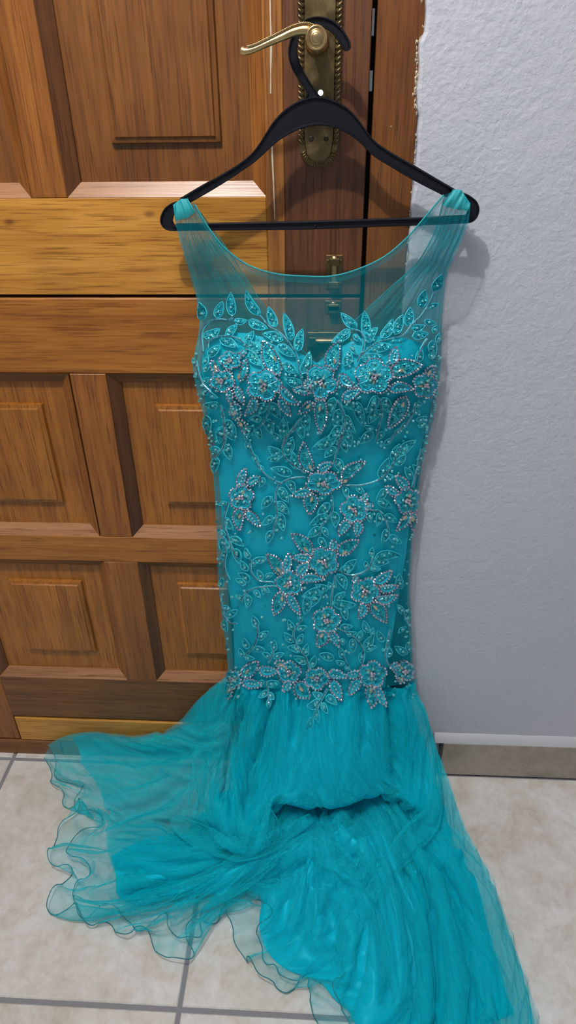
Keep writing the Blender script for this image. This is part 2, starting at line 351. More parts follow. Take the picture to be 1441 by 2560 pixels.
# lock plate: long brass plate with rope edges and a scalloped foot
pl = MB(); pcx = -.0122; hw = .0215
def plate_outline(w, zb, r):
    th = np.linspace(math.pi, 2 * math.pi, 17); return [(pcx - w, 1.56)] + [(pcx - w, zb + .012)] + [(pcx + r * math.cos(t), zb + (r * .82) * math.sin(t)) for t in th] + [(pcx + w, zb + .012), (pcx + w, 1.56)]
o1 = plate_outline(.0275, 1.287, .0245); n = len(o1)
pl.add([(x, .001, z) for x, z in o1] + [(x, -.0022, z) for x, z in o1], [(k, (k + 1) % n, n + (k + 1) % n, n + k) for k in range(n)] + [tuple(range(n, 2 * n))])
o2 = plate_outline(.0205, 1.288, .0178)
pl.add([(x, -.0022, z) for x, z in o2] + [(pcx + (x - pcx) * .93, -.0046, z + (.0006 if z < 1.3 else 0)) for x, z in o2], [(k, (k + 1) % n, n + (k + 1) % n, n + k) for k in range(n)] + [tuple(range(n, 2 * n))])
plate = pl.build('lock_plate', M_aged, up, recalc=True)
def ball(g, c, ax, m=0, nu=8, nv=5, c3=None):
    """ellipsoid: ax = three axis vectors"""
    ax = np.array(ax, float); V = [np.array(c) + ax[2]]
    for i in range(1, nv):
        t = math.pi * i / nv
        for j in range(nu):
            p = 2 * math.pi * j / nu; V.append(np.array(c) + math.sin(t) * (math.cos(p) * ax[0] + math.sin(p) * ax[1]) + math.cos(t) * ax[2])
    V.append(np.array(c) - ax[2]); f = [(0, 1 + j, 1 + (j + 1) % nu) for j in range(nu)]
    for i in range(nv - 2):
        f += [(1 + i * nu + j, 1 + (i + 1) * nu + j, 1 + (i + 1) * nu + (j + 1) % nu, 1 + i * nu + (j + 1) % nu) for j in range(nu)]
    e = len(V) - 1; f += [(e, 1 + (nv - 2) * nu + (j + 1) % nu, 1 + (nv - 2) * nu + j) for j in range(nu)]; g.add(V, f, m, c3)
g = MB()
for sx in (-1, 1):
    for z in np.arange(1.298, 1.555, .0062):
        a = np.array([.0042, 0, .0032 * sx]); ball(g, (pcx + sx * .0243, -.0026, z), [a, (0, .0026, 0), (-.0011 * sx, 0, .0016)])
for t in np.linspace(math.pi * 1.04, math.pi * 1.96, 17):
    d = np.array([math.cos(t), 0, math.sin(t) * .82]); nn = np.array([-d[2], 0, d[0]]); ball(g, np.array([pcx, -.0026, 1.287]) + d * .0212, [d * .0040 + nn * .0014, (0, .0024, 0), nn * .0015])
g.build('rope_edge', M_aged, plate, smooth=True, kind='stuff')
for x in (-.0225, -.0022):
    g = MB(); g.lathe((x, -.0046, 1.3015), (0, -1, 0), [(.0036, 0), (.0035, .0006), (.0024, .0012)], 14); g.build('screw', mat('dark_screw', (.06, .045, .03), .5, .8), plate)
g = MB(); g.lathe((-.0105, -.0048, 1.354), (0, -1, 0), [(.0034, 0), (.0034, .0003)], 18); g.build('keyhole', M_day, plate, label='keyhole with daylight showing through it')
g = MB(); g.add([(-.0128, -.0049, 1.352), (-.0082, -.0049, 1.352), (-.0092, -.0049, 1.336), (-.0118, -.0049, 1.336)], [(0, 1, 2, 3)]); g.build('keyhole_slot', M_dark, plate)
# lever handle
hd = MB(); HY = -.074
bx, bz = at(791, 95, HY)[[0, 2]]
hd.lathe((bx, -.003, bz), (0, -1, 0), [(.0150, 0), (.0150, .004), (.0105, .007), (.0088, .012), (.0085, .062)], 24)
hd.lathe((bx, HY + .004, bz), (0, -1, 0), [(.0125, 0), (.0135, .003), (.0130, .009), (.0112, .0108), (.0098, .0098), (.0088, .0092), (.0080, .0112), (.0066, .0128), (.0045, .0132)], 28)
lp = crom([(*at(792, 88, HY)[[0, 2]], HY + .001), (*at(770, 76, HY)[[0, 2]], HY), (*at(742, 78, HY)[[0, 2]], HY), (*at(705, 93, HY)[[0, 2]], HY - .001), (*at(665, 111, HY)[[0, 2]], HY - .002), (*at(630, 126, HY)[[0, 2]], HY - .002), (*at(612, 129, HY)[[0, 2]], HY - .001), (*at(602, 125, HY)[[0, 2]], HY + .001)], 60)
lp = lp[:, [0, 2, 1]]; tt = np.linspace(0, 1, 60)
hd.tube(lp, np.interp(tt, [0, .15, .3, .5, .7, .86, .93, .97, 1], [.0060, .0058, .0050, .0040, .0034, .0038, .0046, .0050, .0030]), 14)
lev = hd.build('lever_handle', M_brass, up, smooth=True, recalc=True)
g = MB()
for k in range(4, 50):
    if k % 1 == 0:
        p = lp[k]; T = lp[min(k + 1, 59)] - lp[k - 1]; T /= np.linalg.norm(T); N = np.array([-T[2], 0, T[0]]); N = N if N[2] > 0 else -N
        r = np.interp(tt[k], [0, .15, .3, .5, .7, .86], [.0060, .0058, .0050, .0040, .0034, .0038])
        a = N * .5 + T * .6 + np.array([0, -.5, 0]); a /= np.linalg.norm(a); b = np.cross(a, [0, 1, 0]); b /= np.linalg.norm(b)
        ball(g, p + N * r * 1.0 + np.array([0, -.0026, 0]), [a * .0036, b * .0011, np.cross(a, b) * .0015])
g.build('rope_twist', M_brass, lev, smooth=True, kind='stuff')
g = MB(); g.lathe((bx, HY - .0085, bz), (0, -1, 0), [(.0052, 0), (.0050, .0012), (.0035, .0020)], 20); g.build('boss_cap', M_brass, lev, smooth=True)
# bolts: one upright across the split, one lying below it
def bolt(par, cx, cz, vert, L0, L1):
    g = MB(); S = (lambda a0, a1, w, y0, y1: g.box(cx - w, cx + w, y0, y1, a0, a1, 0, .0006)) if vert else (lambda a0, a1, w, y0, y1: g.box(a0, a1, y0, y1, cz - w, cz + w, 0, .0006))
    S(L0, L1, .0125, -.0018, .001); o = g.build('bolt_plate', M_aged, par)
    g = MB(); P = [(cx, -.0065, a) if vert else (a, -.0065, cz) for a in np.linspace(L0 + .002, L1 + (.0 if vert else .010), 8)]; g.tube(P, .0048, 12); g.build('barrel', M_brass, o, smooth=True)
    for a in (L0 + .008, L1 - .008):
        g = MB(); S(a - .005, a + .005, .0075, -.0125, -.0016); g.build('bracket', M_aged, o)
        for w in (-.0095, .0095):
            g = MB(); g.lathe((cx + w, -.0018, a) if vert else (a, -.0018, cz + w), (0, -1, 0), [(.0024, 0), (.0022, .0008), (.0012, .0012)], 12); g.build('screw', M_aged, o)
    return o
bolt(up, .0125, 0, True, 1.102, 1.151)
o = bolt(lw, .0125, 0, True, 1.066, 1.085)
bolt(lw, 0, 1.0235, False, -.027, .043)

# ------------------------------------------------------------------ hanger
hg = thing('clothes_hanger', 'black plastic hanger hooked over the brass door lever', 'hanger', tuple(at(795, 95, -.03)))
HL = np.array(at(795, 95, -.03)); HP = -.050
def ibeam(name, L, R_, n=60, th=.0085, rim=.0022, rec=.0026, cap=True):
    """flat bar between two edge lines, thick rims and a sunk web"""
    L = resample(L, n); R_ = resample(R_, n)
    a = at(L[:, 0], L[:, 1], HP); b = at(R_[:, 0], R_[:, 1], HP); d = b - a; w = np.linalg.norm(d, axis=1)[:, None]; u = d / w; r = np.minimum(rim, w[:, 0] * .22)[:, None]
    f = np.array([0, -1.0, 0]); h = th / 2
    prof = [a + f * h * .7, a + f * h + u * r * .4, a + f * h + u * r, a + f * (h - rec) + u * r * 1.5, b + f * (h - rec) - u * r * 1.5, b + f * h - u * r, b + f * h - u * r * .4, b + f * h * .7,
            b - f * h * .7, b - f * h - u * r * .4, a - f * h + u * r * .4, a - f * h * .7]
    V = np.stack(prof, 1) - HL; k = V.shape[1]; g = MB()
    fc = [(i * k + j, i * k + (j + 1) % k, (i + 1) * k + (j + 1) % k, (i + 1) * k + j) for i in range(n - 1) for j in range(k)] + [tuple(range(k)), tuple(range((n - 1) * k, n * k))]
    g.add(V.reshape(-1, 3), fc); return g.build(name, M_plastic, hg, recalc=True)
def cz(o, s, P): return [(o[0] + x / s, o[1] + y / s) for x, y in P]
Z1 = lambda P: cz((560, 0), 3.6025, P); Z2 = lambda P: cz((380, 0), 1.6756, P); Z3 = lambda P: cz((380, 440), 3.6025, P); Z4 = lambda P: cz((960, 440), 5.146, P)
sm = lambda P, n=60: crom(P, n)
ibeam('hook', sm(Z1([(1110, 462), (1140, 445), (1147, 405), (1120, 340), (1060, 250), (1000, 195), (930, 160), (840, 146), (770, 158), (710, 190), (650, 255), (605, 340), (582, 430), (582, 510), (602, 590), (645, 680), (700, 760), (735, 815), (745, 850), (720, 880)])),
      sm(Z1([(1085, 458), (1070, 440), (1050, 410), (1010, 340), (965, 290), (915, 258), (860, 235), (810, 228), (765, 238), (715, 275), (680, 340), (665, 420), (665, 480), (682, 555), (720, 640), (770, 725), (820, 800), (850, 845), (875, 868), (900, 878)])), 70)
ibeam('shoulder_bar', sm(Z2([(124, 826), (210, 775), (300, 725), (370, 682), (420, 640), (450, 602), (475, 562), (505, 515), (540, 474), (590, 435), (640, 412), (700, 402), (760, 418), (810, 444), (850, 480), (882, 522), (905, 555), (935, 590), (1000, 635), (1100, 692), (1190, 745), (1272, 793)]), 90),
      sm(Z2([(160, 850), (230, 810), (300, 768), (380, 715), (430, 680), (470, 645), (505, 612), (540, 584), (580, 560), (630, 538), (690, 526), (740, 529), (790, 544), (840, 572), (880, 606), (912, 640), (945, 665), (1000, 698), (1070, 740), (1140, 778), (1190, 803), (1232, 826)]), 90), 90)
ibeam('cross_bar', [(441, 559), (516, 557.5), (780, 552), (960, 546), (1057, 543), (1165, 537)], [(441, 577), (516, 576), (780, 573), (960, 566), (1057, 563), (1165, 558)], 30, .0075)
ibeam('end_loop', sm(Z3([(216, 230), (165, 250), (118, 288), (88, 340), (76, 395), (88, 440), (115, 472), (150, 489), (222, 496)])), sm(Z3([(300, 270), (240, 300), (215, 325), (200, 350), (190, 380), (188, 405), (195, 425), (205, 440), (235, 445)])), 40)
ibeam('end_loop', sm(Z4([(1003, 212), (1060, 226), (1125, 262), (1180, 305), (1215, 360), (1228, 420), (1218, 490), (1185, 550), (1135, 590), (1060, 609)])), sm(Z4([(930, 250), (985, 275), (1035, 310), (1065, 345), (1082, 385), (1085, 425), (1078, 460), (1060, 495), (1040, 515), (1000, 530)])), 40)
ibeam('arm_end', Z4([(868, 160), (930, 190), (985, 240)]), Z4([(830, 250), (900, 290), (960, 320)]), 8, .006); ibeam('arm_end', Z3([(265, 190), (230, 235), (205, 270)]), Z3([(350, 250), (310, 300), (270, 340)]), 8, .006)
g = MB(); c = at(789, 564, HP - .004) - HL; ball(g, c, [(.0016, 0, 0), (0, .0016, 0), (0, 0, .0016)]); g.build('moulding_stud', M_plastic, hg, smooth=True)
# ------------------------------------------------------------------ gown: the surface of its front
gw = thing('evening_gown', 'teal sleeveless evening gown with beaded bodice and tulle skirt spilling over the floor', 'dress', tuple(atz(800, 2150, 0)))
GL = np.array(atz(800, 2150, 0))
OL = np.array([(432, 505), (440, 560), (455, 620), (475, 685), (491, 740), (500, 790), (497, 835), (487, 880), (482, 912), (487, 950), (499, 1000), (511, 1040), (520, 1090), (532, 1170), (539, 1250), (543, 1330), (545, 1400), (547, 1450), (553, 1520), (561, 1580), (568, 1640), (572, 1700), (578, 1760)], float)
OR = np.array([(1177, 505), (1172, 555), (1154, 600), (1136, 640), (1121, 675), (1113, 712), (1109, 751), (1105, 800), (1104, 860), (1103, 900), (1098, 950), (1090, 1000), (1082, 1050), (1068, 1100), (1055, 1160), (1045, 1230), (1036, 1300), (1029, 1360), (1026, 1420), (1023, 1480), (1027, 1560), (1030, 1640), (1032, 1700), (1034, 1760)], float)
YB = -.022                                                              # the side seams hang this far off the door
_l = at(OL[:, 0], OL[:, 1], YB); _r = at(OR[:, 0], OR[:, 1], YB)
_dz = np.array(at(800, [490, 560, 640, 720, 800, 860, 920, 980, 1050, 1120, 1220, 1350, 1500, 1620, 1720, 1800], -.07))[:, 2]
_dv = np.array([.034, .036, .036, .038, .044, .056, .066, .068, .058, .048, .046, .052, .060, .064, .066, .070])
BU = [at(640, 955, -.09), at(940, 950, -.09)]
def front_y(x, z):
    xl = np.interp(-z, -_l[:, 2], _l[:, 0]); xr = np.interp(-z, -_r[:, 2], _r[:, 0]); u = np.clip((x - (xl + xr) / 2) / ((xr - xl) / 2), -1, 1)
    d = np.interp(-z, -_dz, _dv) * (1 - np.abs(u) ** 2.6) ** .5
    b = sum(np.exp(-((x - c[0]) / .062) ** 2 - ((z - c[2]) / .060) ** 2) for c in BU)
    wav = .0016 * np.sin(x * 61 + z * 9) * np.exp(-((z - .6) / .25) ** 2) + .0012 * np.sin(x * 34 - z * 31)
    y = YB - d - .021 * b * (1 - u ** 4) + wav; k = np.clip((z - 1.085) / .085, 0, 1); k = k * k * (3 - 2 * k)
    return y * (1 - k) + np.minimum(y, -.0645) * k
def surf(px, py, h=0.0):
    """front of the bodice at photograph coordinates, h metres outside it"""
    px = np.asarray(px, float); py = np.asarray(py, float); Y = np.full(np.broadcast(px, py).shape, -.07)
    for _ in range(9):
        P = at(px, py, Y); Y = .4 * Y + .6 * front_y(P[..., 0], P[..., 2])
    P = at(px, py, Y)
    if np.any(h):
        P = P + nrm(px, py) * np.asarray(h)[..., None]
    return P
def nrm(px, py):
    a = surf(px + 2, py) - surf(px - 2, py); b = surf(px, py + 2) - surf(px, py - 2); n = np.cross(a, b); n /= np.linalg.norm(n, axis=-1)[..., None] + 1e-12
    n = np.where((n[..., 1] > 0)[..., None], -n, n); n[..., 1] = np.minimum(n[..., 1], -.25); return n / np.linalg.norm(n, axis=-1)[..., None]
def coons(top, bot, lef, rig, nu, nv, pow_=1.0):
    """patch between four photograph-space border lines"""
    T, B = resample(top, nu), resample(bot, nu); L, R_ = resample(lef, nv), resample(rig, nv); u = np.linspace(0, 1, nu)[None, :, None]; v = np.linspace(0, 1, nv)[:, None, None]
    return (1 - v) * T[None] + v * B[None] + (1 - u) * L[:, None] + u * R_[:, None] - ((1 - u) * (1 - v) * T[0] + u * (1 - v) * T[-1] + (1 - u) * v * B[0] + u * v * B[-1]), u[..., 0], v[..., 0]
def cut_line(O, y0, y1):
    m = (O[:, 1] > y0) & (O[:, 1] < y1); X = lambda y: (np.interp(y, O[:, 1], O[:, 0]), y); return np.array([X(y0), *O[m], X(y1)])
def sheet(name, V, m, kind=None, label=None, th=0, parent=None):
    g = MB(); g.grid(np.asarray(V) - GL); o = g.build(name, m, parent or gw, smooth=True, kind=kind, label=label)
    return o
# opaque lining, cup edge as a sweetheart
LT = [(500, 892), (512, 866), (540, 842), (580, 830), (625, 832), (675, 846), (722, 866), (765, 890), (793, 908), (820, 886), (852, 864), (895, 846), (945, 838), (1000, 840), (1050, 854), (1085, 872), (1099, 890)]
LL = [(500, 892), (497, 940), (506, 1000), (520, 1060), (535, 1130), (547, 1250), (553, 1350), (563, 1450), (580, 1550), (582, 1640), (578, 1735)]
LR = [(1099, 890), (1096, 940), (1087, 1000), (1077, 1050), (1064, 1100), (1052, 1160), (1043, 1230), (1033, 1300), (1022, 1390), (1006, 1470), (992, 1550), (976, 1640), (965, 1735)]
C_, u, v = coons(LT, [(580, 1735), (700, 1740), (850, 1740), (965, 1735)], LL, LR, 110, 170)
h = -.005 + .0012 * np.sin(u * 37 + 3 * np.sin(v * 6)) * v
P = surf(C_[..., 0], C_[..., 1], h); sheet('bodice_lining', P, M_lining)
# back lining, low and flat, seen beside the front on the right and as a strip at the left
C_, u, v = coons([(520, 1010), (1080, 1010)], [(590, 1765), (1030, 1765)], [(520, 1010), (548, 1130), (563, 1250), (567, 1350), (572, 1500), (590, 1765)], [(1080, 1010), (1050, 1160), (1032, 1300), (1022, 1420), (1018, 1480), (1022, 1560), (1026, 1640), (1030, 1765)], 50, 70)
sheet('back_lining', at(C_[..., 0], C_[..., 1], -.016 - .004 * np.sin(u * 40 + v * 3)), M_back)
# sheer yoke and tulle over the whole front, gathered into the straps
NK = [(488, 512), (520, 566), (560, 617), (620, 662), (690, 684), (760, 690), (830, 690), (900, 671), (962, 641), (1018, 594), (1060, 546), (1110, 487)]
nk = crom(NK, 60); nu, nv = 260, 150
top = np.concatenate([resample([(433, 512), (452, 503), (488, 506)], 62), nk[1:-1], resample([(1112, 486), (1140, 476), (1176, 506)], 62)])
uu = np.concatenate([np.linspace(0, .2, 62), np.linspace(.2, .8, 60)[1:-1], np.linspace(.8, 1, 62)])
bot = np.stack([572 + uu * (1032 - 572), 1705 + 22 * np.sin(uu * math.pi)], 1)
L_ = resample(cut_line(OL, 512, 1705), nv); R_ = resample(cut_line(OR, 506, 1705), nv); v = np.linspace(0, 1, nv)[:, None]; vv = v[..., None]; u = uu[None, :]; u3 = u[..., None]
T = top[None]; B = bot[None]
C_ = (1 - vv) * T + vv * B + (1 - u3) * L_[:, None] + u3 * R_[:, None] - ((1 - u3) * (1 - vv) * T[:, :1] + u3 * (1 - vv) * T[:, -1:] + (1 - u3) * vv * B[:, :1] + u3 * vv * B[:, -1:])
st = np.clip(np.minimum(u, 1 - u) / .24, 0, 1); gat = (1 - st) ** .5 * np.exp(-v * 4.5)
wig = u + .004 * np.sin(v * 9)
fold = gat * (.0036 * np.sin(wig * 80) + .0018 * np.sin(wig * 117 + 1)) + .0006 * np.sin(u * 60 + v * 5)
side = np.exp(-np.minimum(u, 1 - u) / .06) * np.clip((v - .55) / .2, 0, 1); fold = fold + side * .004 * np.sin(u * 260 + v * 7)
PF = surf(C_[..., 0], C_[..., 1], .0); PF = PF + np.stack([0 * fold, -np.abs(fold) * 1.0 - .0012 + 0 * fold, 0 * fold], -1) + np.stack([fold * .15, 0 * fold, 0 * fold], -1)
# straps lie over the hanger bar
sheet('front_tulle', PF, M_tulle_b)
g = MB(); pb = surf(nk[:, 0], nk[:, 1], .0006) - GL; g.tube(pb, .0011, 8); g.build('neck_binding', M_bind, gw, smooth=True)
# second thickness inside the neck: the turned-in hem of the yoke
b2 = nk + np.stack([0 * nk[:, 0], np.full(60, 17.)], 1); V = np.stack([surf(nk[:, 0] * (1 - t) + b2[:, 0] * t, nk[:, 1] * (1 - t) + b2[:, 1] * t, -.001) for t in (0, .33, .66, 1)]); sheet('neck_facing', V, M_tulle_k)
# back yoke, cut in a deep V
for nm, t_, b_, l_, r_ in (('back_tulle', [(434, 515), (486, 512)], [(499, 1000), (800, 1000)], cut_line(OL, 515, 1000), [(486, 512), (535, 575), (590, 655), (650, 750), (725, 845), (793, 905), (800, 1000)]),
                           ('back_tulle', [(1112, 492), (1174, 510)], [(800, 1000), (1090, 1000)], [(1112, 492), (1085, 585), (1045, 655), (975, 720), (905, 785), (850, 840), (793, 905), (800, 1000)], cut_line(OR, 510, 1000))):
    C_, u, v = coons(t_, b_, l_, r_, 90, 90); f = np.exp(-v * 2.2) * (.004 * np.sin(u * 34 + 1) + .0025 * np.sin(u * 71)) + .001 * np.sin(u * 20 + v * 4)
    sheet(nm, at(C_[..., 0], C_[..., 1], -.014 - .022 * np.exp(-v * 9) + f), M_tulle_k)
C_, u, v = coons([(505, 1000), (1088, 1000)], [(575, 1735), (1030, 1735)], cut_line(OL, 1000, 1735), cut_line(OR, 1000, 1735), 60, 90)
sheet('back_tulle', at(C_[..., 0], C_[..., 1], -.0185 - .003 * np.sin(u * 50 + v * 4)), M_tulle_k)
for side_ in ([(486, 512), (535, 575), (590, 655), (650, 750), (725, 845), (780, 897)], [(1112, 492), (1085, 585), (1045, 655), (975, 720), (905, 785), (850, 840), (805, 897)]):
    c = crom(side_, 40); g = MB(); g.tube(at(c[:, 0], c[:, 1], -.016 - .02 * np.exp(-np.linspace(0, 1, 40) * 9)) - GL, .0006, 6); g.build('back_binding', M_bind, gw, smooth=True)
# shoulder bands where the straps go round the hanger
for pa, pb_, pc, pd in (((433, 512), (470, 497), (489, 530), (440, 552)), ((1133, 474), (1176, 508), (1174, 527), (1104, 513))):
    C_, u, v = coons([pa, ((pa[0] + pb_[0]) / 2, min(pa[1], pb_[1]) + 1), pb_], [pd, ((pc[0] + pd[0]) / 2 + 4, (pc[1] + pd[1]) / 2 + 4), pc], [pa, pd], [pb_, pc], 40, 16)
    f = .0012 * np.sin(u * 17 + v * 1.5) + .0006 * np.sin(u * 31)
    V = at(C_[..., 0], C_[..., 1], -.0665 - .004 * np.sin(v * 2.4) + f * .6); Vb = V[0][None] + np.array([0, 1.0, 0]) * np.linspace(0, .027, 6)[:, None, None] - np.array([0, 0, 1]) * (np.linspace(0, 1, 6) ** 2 * .006)[:, None, None]
    sheet('shoulder_band', np.concatenate([Vb[::-1], V[1:]]), M_bind)

# ------------------------------------------------------------------ gown: embroidery
SURF_H = .0014
over = lambda y: np.interp(y, [1705, 1730, 1765, 1800, 1850], [0, .004, .017, .030, .050])     # sprays below the seam lie on the swell of the skirt
class Emb(MB):
    """shapes drawn in photograph coordinates plus a height, laid on the bodice"""
    def __init__(s): super().__init__(); s.px = []
    def flat(s, p, h, f, m=0, c=None): s.add(np.c_[np.asarray(p, float), np.broadcast_to(h, (len(p),))], f, m, c)
    def build(s, *a, **k):
        V = np.concatenate(s.v); s.v = [surf(V[:, 0], V[:, 1], V[:, 2] + SURF_H + over(V[:, 1])) - GL]; return MB.build(s, *a, **k)
AX = lambda s, o: (lambda x, y: (o[0] + x / s, o[1] + y / s))
A = AX(4.503, (480, 700)); D = AX(4.238, (780, 700)); E_ = AX(2.4845, (500, 1060)); F = AX(2.573, (520, 1300)); PX = lambda x, y: (x, y)
def leaf_shape(b, t, w, n=9, sharp=1.0):
    b, t = np.array(b, float), np.array(t, float); d = t - b; L = np.hypot(*d); d /= L; nn = np.array([-d[1], d[0]]); s = np.linspace(0, 1, n); bend = rng.uniform(-.10, .10) * L
    ww = w * .5 * s ** .55 * (1 - s) ** .9 / .382; mid = b + s[:, None] * L * d + (np.sin(math.pi * s) * bend)[:, None] * nn
    return mid, ww, nn, d, L
def ridge(e, path, r, h, m, closed=True, hh=None):
    """thread laid along a path: a low three-sided roll"""
    P = np.asarray(path, float); n = len(P); T = (np.roll(P, -1, 0) - np.roll(P, 1, 0)) if closed else np.gradient(P, axis=0); T /= np.hypot(T[:, 0], T[:, 1])[:, None] + 1e-9
    N = np.stack([-T[:, 1], T[:, 0]], 1); hh = hh or r * .00045
    V = np.concatenate([np.c_[P - N * r, np.full(n, h)], np.c_[P, np.full(n, h + hh)], np.c_[P + N * r, np.full(n, h)]]); k = n if closed else n - 1
    e.add(V, [(i, (i + 1) % n, n + (i + 1) % n, n + i) for i in range(k)] + [(n + i, n + (i + 1) % n, 2 * n + (i + 1) % n, 2 * n + i) for i in range(k)], m)
TEALS = [(.01, .46, .56), (.03, .58, .70), (.0, .30, .38), (.12, .78, .85), (.0, .40, .52), (.02, .50, .54)]
def sequin(e, p, r, h, m):
    a = rng.uniform(0, 6.28); th = a + np.linspace(0, 2 * math.pi, 8)[:-1]; t = rng.uniform(-.0009, .0009, 2)
    c = np.array(TEALS[rng.integers(6)]) * rng.uniform(.75, 1.25)
    q = np.c_[p[0] + r * np.cos(th), p[1] + r * np.sin(th), h + .0005 + t[0] * np.cos(th) + t[1] * np.sin(th)]; q2 = np.c_[p[0] + r * .34 * np.cos(th), p[1] + r * .34 * np.sin(th), np.full(7, h + .0001)]
    e.add(np.r_[q, q2], [(i, (i + 1) % 7, 7 + (i + 1) % 7, 7 + i) for i in range(7)], m, c)
def pearl(e, p, r, h, m):
    s = .00046; V = []; 
    for i, (rr, z) in enumerate(((1, .35), (.94, .75), (.62, 1.3), (0.2, 1.55))):
        th = np.linspace(0, 2 * math.pi, 9)[:-1] + i * .3; V += [(p[0] + r * rr * math.cos(t), p[1] + r * rr * math.sin(t), h + z * r * s) for t in th]
    e.add(V, [(8 * k + i, 8 * k + (i + 1) % 8, 8 * k + 8 + (i + 1) % 8, 8 * k + 8 + i) for k in range(3) for i in range(8)] + [tuple(range(24, 32))], m)
RH = [(.62, .61, .74), (.74, .75, .85), (.48, .46, .58), (.88, .90, .95), (.54, .66, .72), (.64, .58, .68), (.36, .36, .44)]
def stone(e, p, r, h=.0, m=0, c=None):
    a = rng.uniform(0, 6.28); th = a + np.linspace(0, 2 * math.pi, 7)[:-1]; c = np.array(RH[rng.integers(7)] if c is None else c) * rng.uniform(.8, 1.1); t = rng.uniform(-.0004, .0004, 2)
    hh = r * .00046; V = [(p[0] + r * math.cos(x), p[1] + r * math.sin(x), h) for x in th] + [(p[0] + r * .96 * math.cos(x + .1), p[1] + r * .96 * math.sin(x + .1), h + hh * .7) for x in th] + [(p[0] + r * .55 * math.cos(x), p[1] + r * .55 * math.sin(x), h + hh * 1.4 + t[0] * math.cos(x) + t[1] * math.sin(x)) for x in th]
    e.add(V, [(6 * k + i, 6 * k + (i + 1) % 6, 6 * k + 6 + (i + 1) % 6, 6 * k + 6 + i) for k in range(2) for i in range(6)] + [tuple(range(12, 18))], m, c)
def leaf(parent, b, t, w=None, dens=1.0):
    mid, ww, nn, d, L = leaf_shape(b, t, w or np.clip(np.hypot(t[0] - b[0], t[1] - b[1]) * .5, 11, 23)); n = len(mid); e = Emb()
    lf = mid + ww[:, None] * nn; rt = mid - ww[:, None] * nn; e.flat(np.r_[lf, mid, rt], np.r_[np.zeros(n), np.full(n, .0008), np.zeros(n)], [(k * n + i, k * n + i + 1, k * n + n + i + 1, k * n + n + i) for k in (0, 1) for i in range(n - 1)], 0)
    ridge(e, np.r_[lf, rt[::-1][1:-1]], 1.15, .0004, 1); r = 3.1; s = r * 1.2
    while s < L - r * 1.3:
        wv = np.interp(s / L, np.linspace(0, 1, n), ww) - 1.8; k = max(1, int(wv * 2 / (r * 1.65))); c = np.array([np.interp(s / L, np.linspace(0, 1, n), mid[:, q]) for q in (0, 1)])
        for j in range(k): sequin(e, c + nn * ((j - (k - 1) / 2) * r * 1.7) + rng.normal(0, .3, 2), r * rng.uniform(.85, 1.05), .0008, 2)
        s += r * 1.55
    pearl(e, mid[int(n * .36)], 3.5, .0011, 3)
    return e.build('leaf', [M_leaf, M_thread, M_sequin, M_pearl], parent)
def vine(path, leaves, bugle=True):
    p = crom(np.array(path, float), max(10, int(sum(np.hypot(*np.diff(np.array(path, float), axis=0).T)) / 5))); e = Emb(); ridge(e, p, 2.1, .0002, 0, False); p2 = p + np.array([2.6, 1.2]); ridge(e, p2, 1.2, .0006, 0, False)
    o = e.build('vine', [M_thread], gw)
    if bugle:
        e = Emb(); q = resample(p, max(3, int(len(p) * 5 / 7.5)))
        for a, b in zip(q[:-1], q[1:]):
            d = b - a; nn = np.array([-d[1], d[0]]) / (np.hypot(*d) + 1e-9); a2 = a + d * .1; b2 = b - d * .1; w = 1.6; c = np.array(RH[rng.integers(7)]) * np.array([.48, .78, .86]) * rng.uniform(.4, .85)
            V = [(*(a2 + nn * w), .0012), (*(a2 + nn * w * .5), .0022), (*(a2 - nn * w * .5), .0022), (*(a2 - nn * w), .0012), (*(b2 + nn * w), .0012), (*(b2 + nn * w * .5), .0022), (*(b2 - nn * w * .5), .0022), (*(b2 - nn * w), .0012)]
            e.add(V, [(0, 4, 5, 1), (1, 5, 6, 2), (2, 6, 7, 3), (0, 1, 2, 3), (7, 6, 5, 4)], 0, c)
        e.build('bugle_beads', [M_bugle], o, kind='stuff')
    for l in leaves: leaf(o, l[0], l[1], l[2] if len(l) > 2 else None)
def chain(e, path, closed=True, r=3.3):
    P = np.asarray(path, float); P = np.r_[P, P[:1]] if closed else P; L = sum(np.hypot(*np.diff(P, axis=0).T)); q = resample(P, max(3, int(L / (r * 2.05))))
    for x in (q[:-1] if closed else q): stone(e, x + rng.normal(0, .35, 2), r, .0009)
def marquise(par, p, ang, L=17, w=8.5):
    e = Emb(); d = np.array([math.cos(ang), math.sin(ang)]); nn = np.array([-d[1], d[0]]); s = np.array([-1, -.55, 0, .55, 1, .55, 0, -.55]); k = np.array([0, .72, 1, .72, 0, -.72, -1, -.72])
    o = [(np.array(p) + d * s[i] * L / 2 + nn * k[i] * w / 2) for i in range(8)]; i_ = [(np.array(p) + d * s[i] * L / 3.8 + nn * k[i] * w / 4) for i in range(8)]
    e.flat(o + o + i_, np.r_[np.full(8, .0012), np.full(8, .0022), np.full(8, .0036)], [(8 * q + i, 8 * q + (i + 1) % 8, 8 * q + 8 + (i + 1) % 8, 8 * q + 8 + i) for q in (0, 1) for i in range(8)] + [tuple(range(16, 24))], 0); e.build('gem', M_gem, par)
def fill(e, mid, ww, nn, L, r, m, skip=None):
    n = len(mid); s = r * 1.1
    while s < L - r:
        wv = np.interp(s / L, np.linspace(0, 1, n), ww) - 3; c = np.array([np.interp(s / L, np.linspace(0, 1, n), mid[:, q]) for q in (0, 1)]); k = max(1, int(wv * 2 / (r * 1.7)))
        for j in range(k): sequin(e, c + nn * ((j - (k - 1) / 2) * r * 1.75) + rng.normal(0, .4, 2), r * rng.uniform(.85, 1.1), .0012, m)
        s += r * 1.55
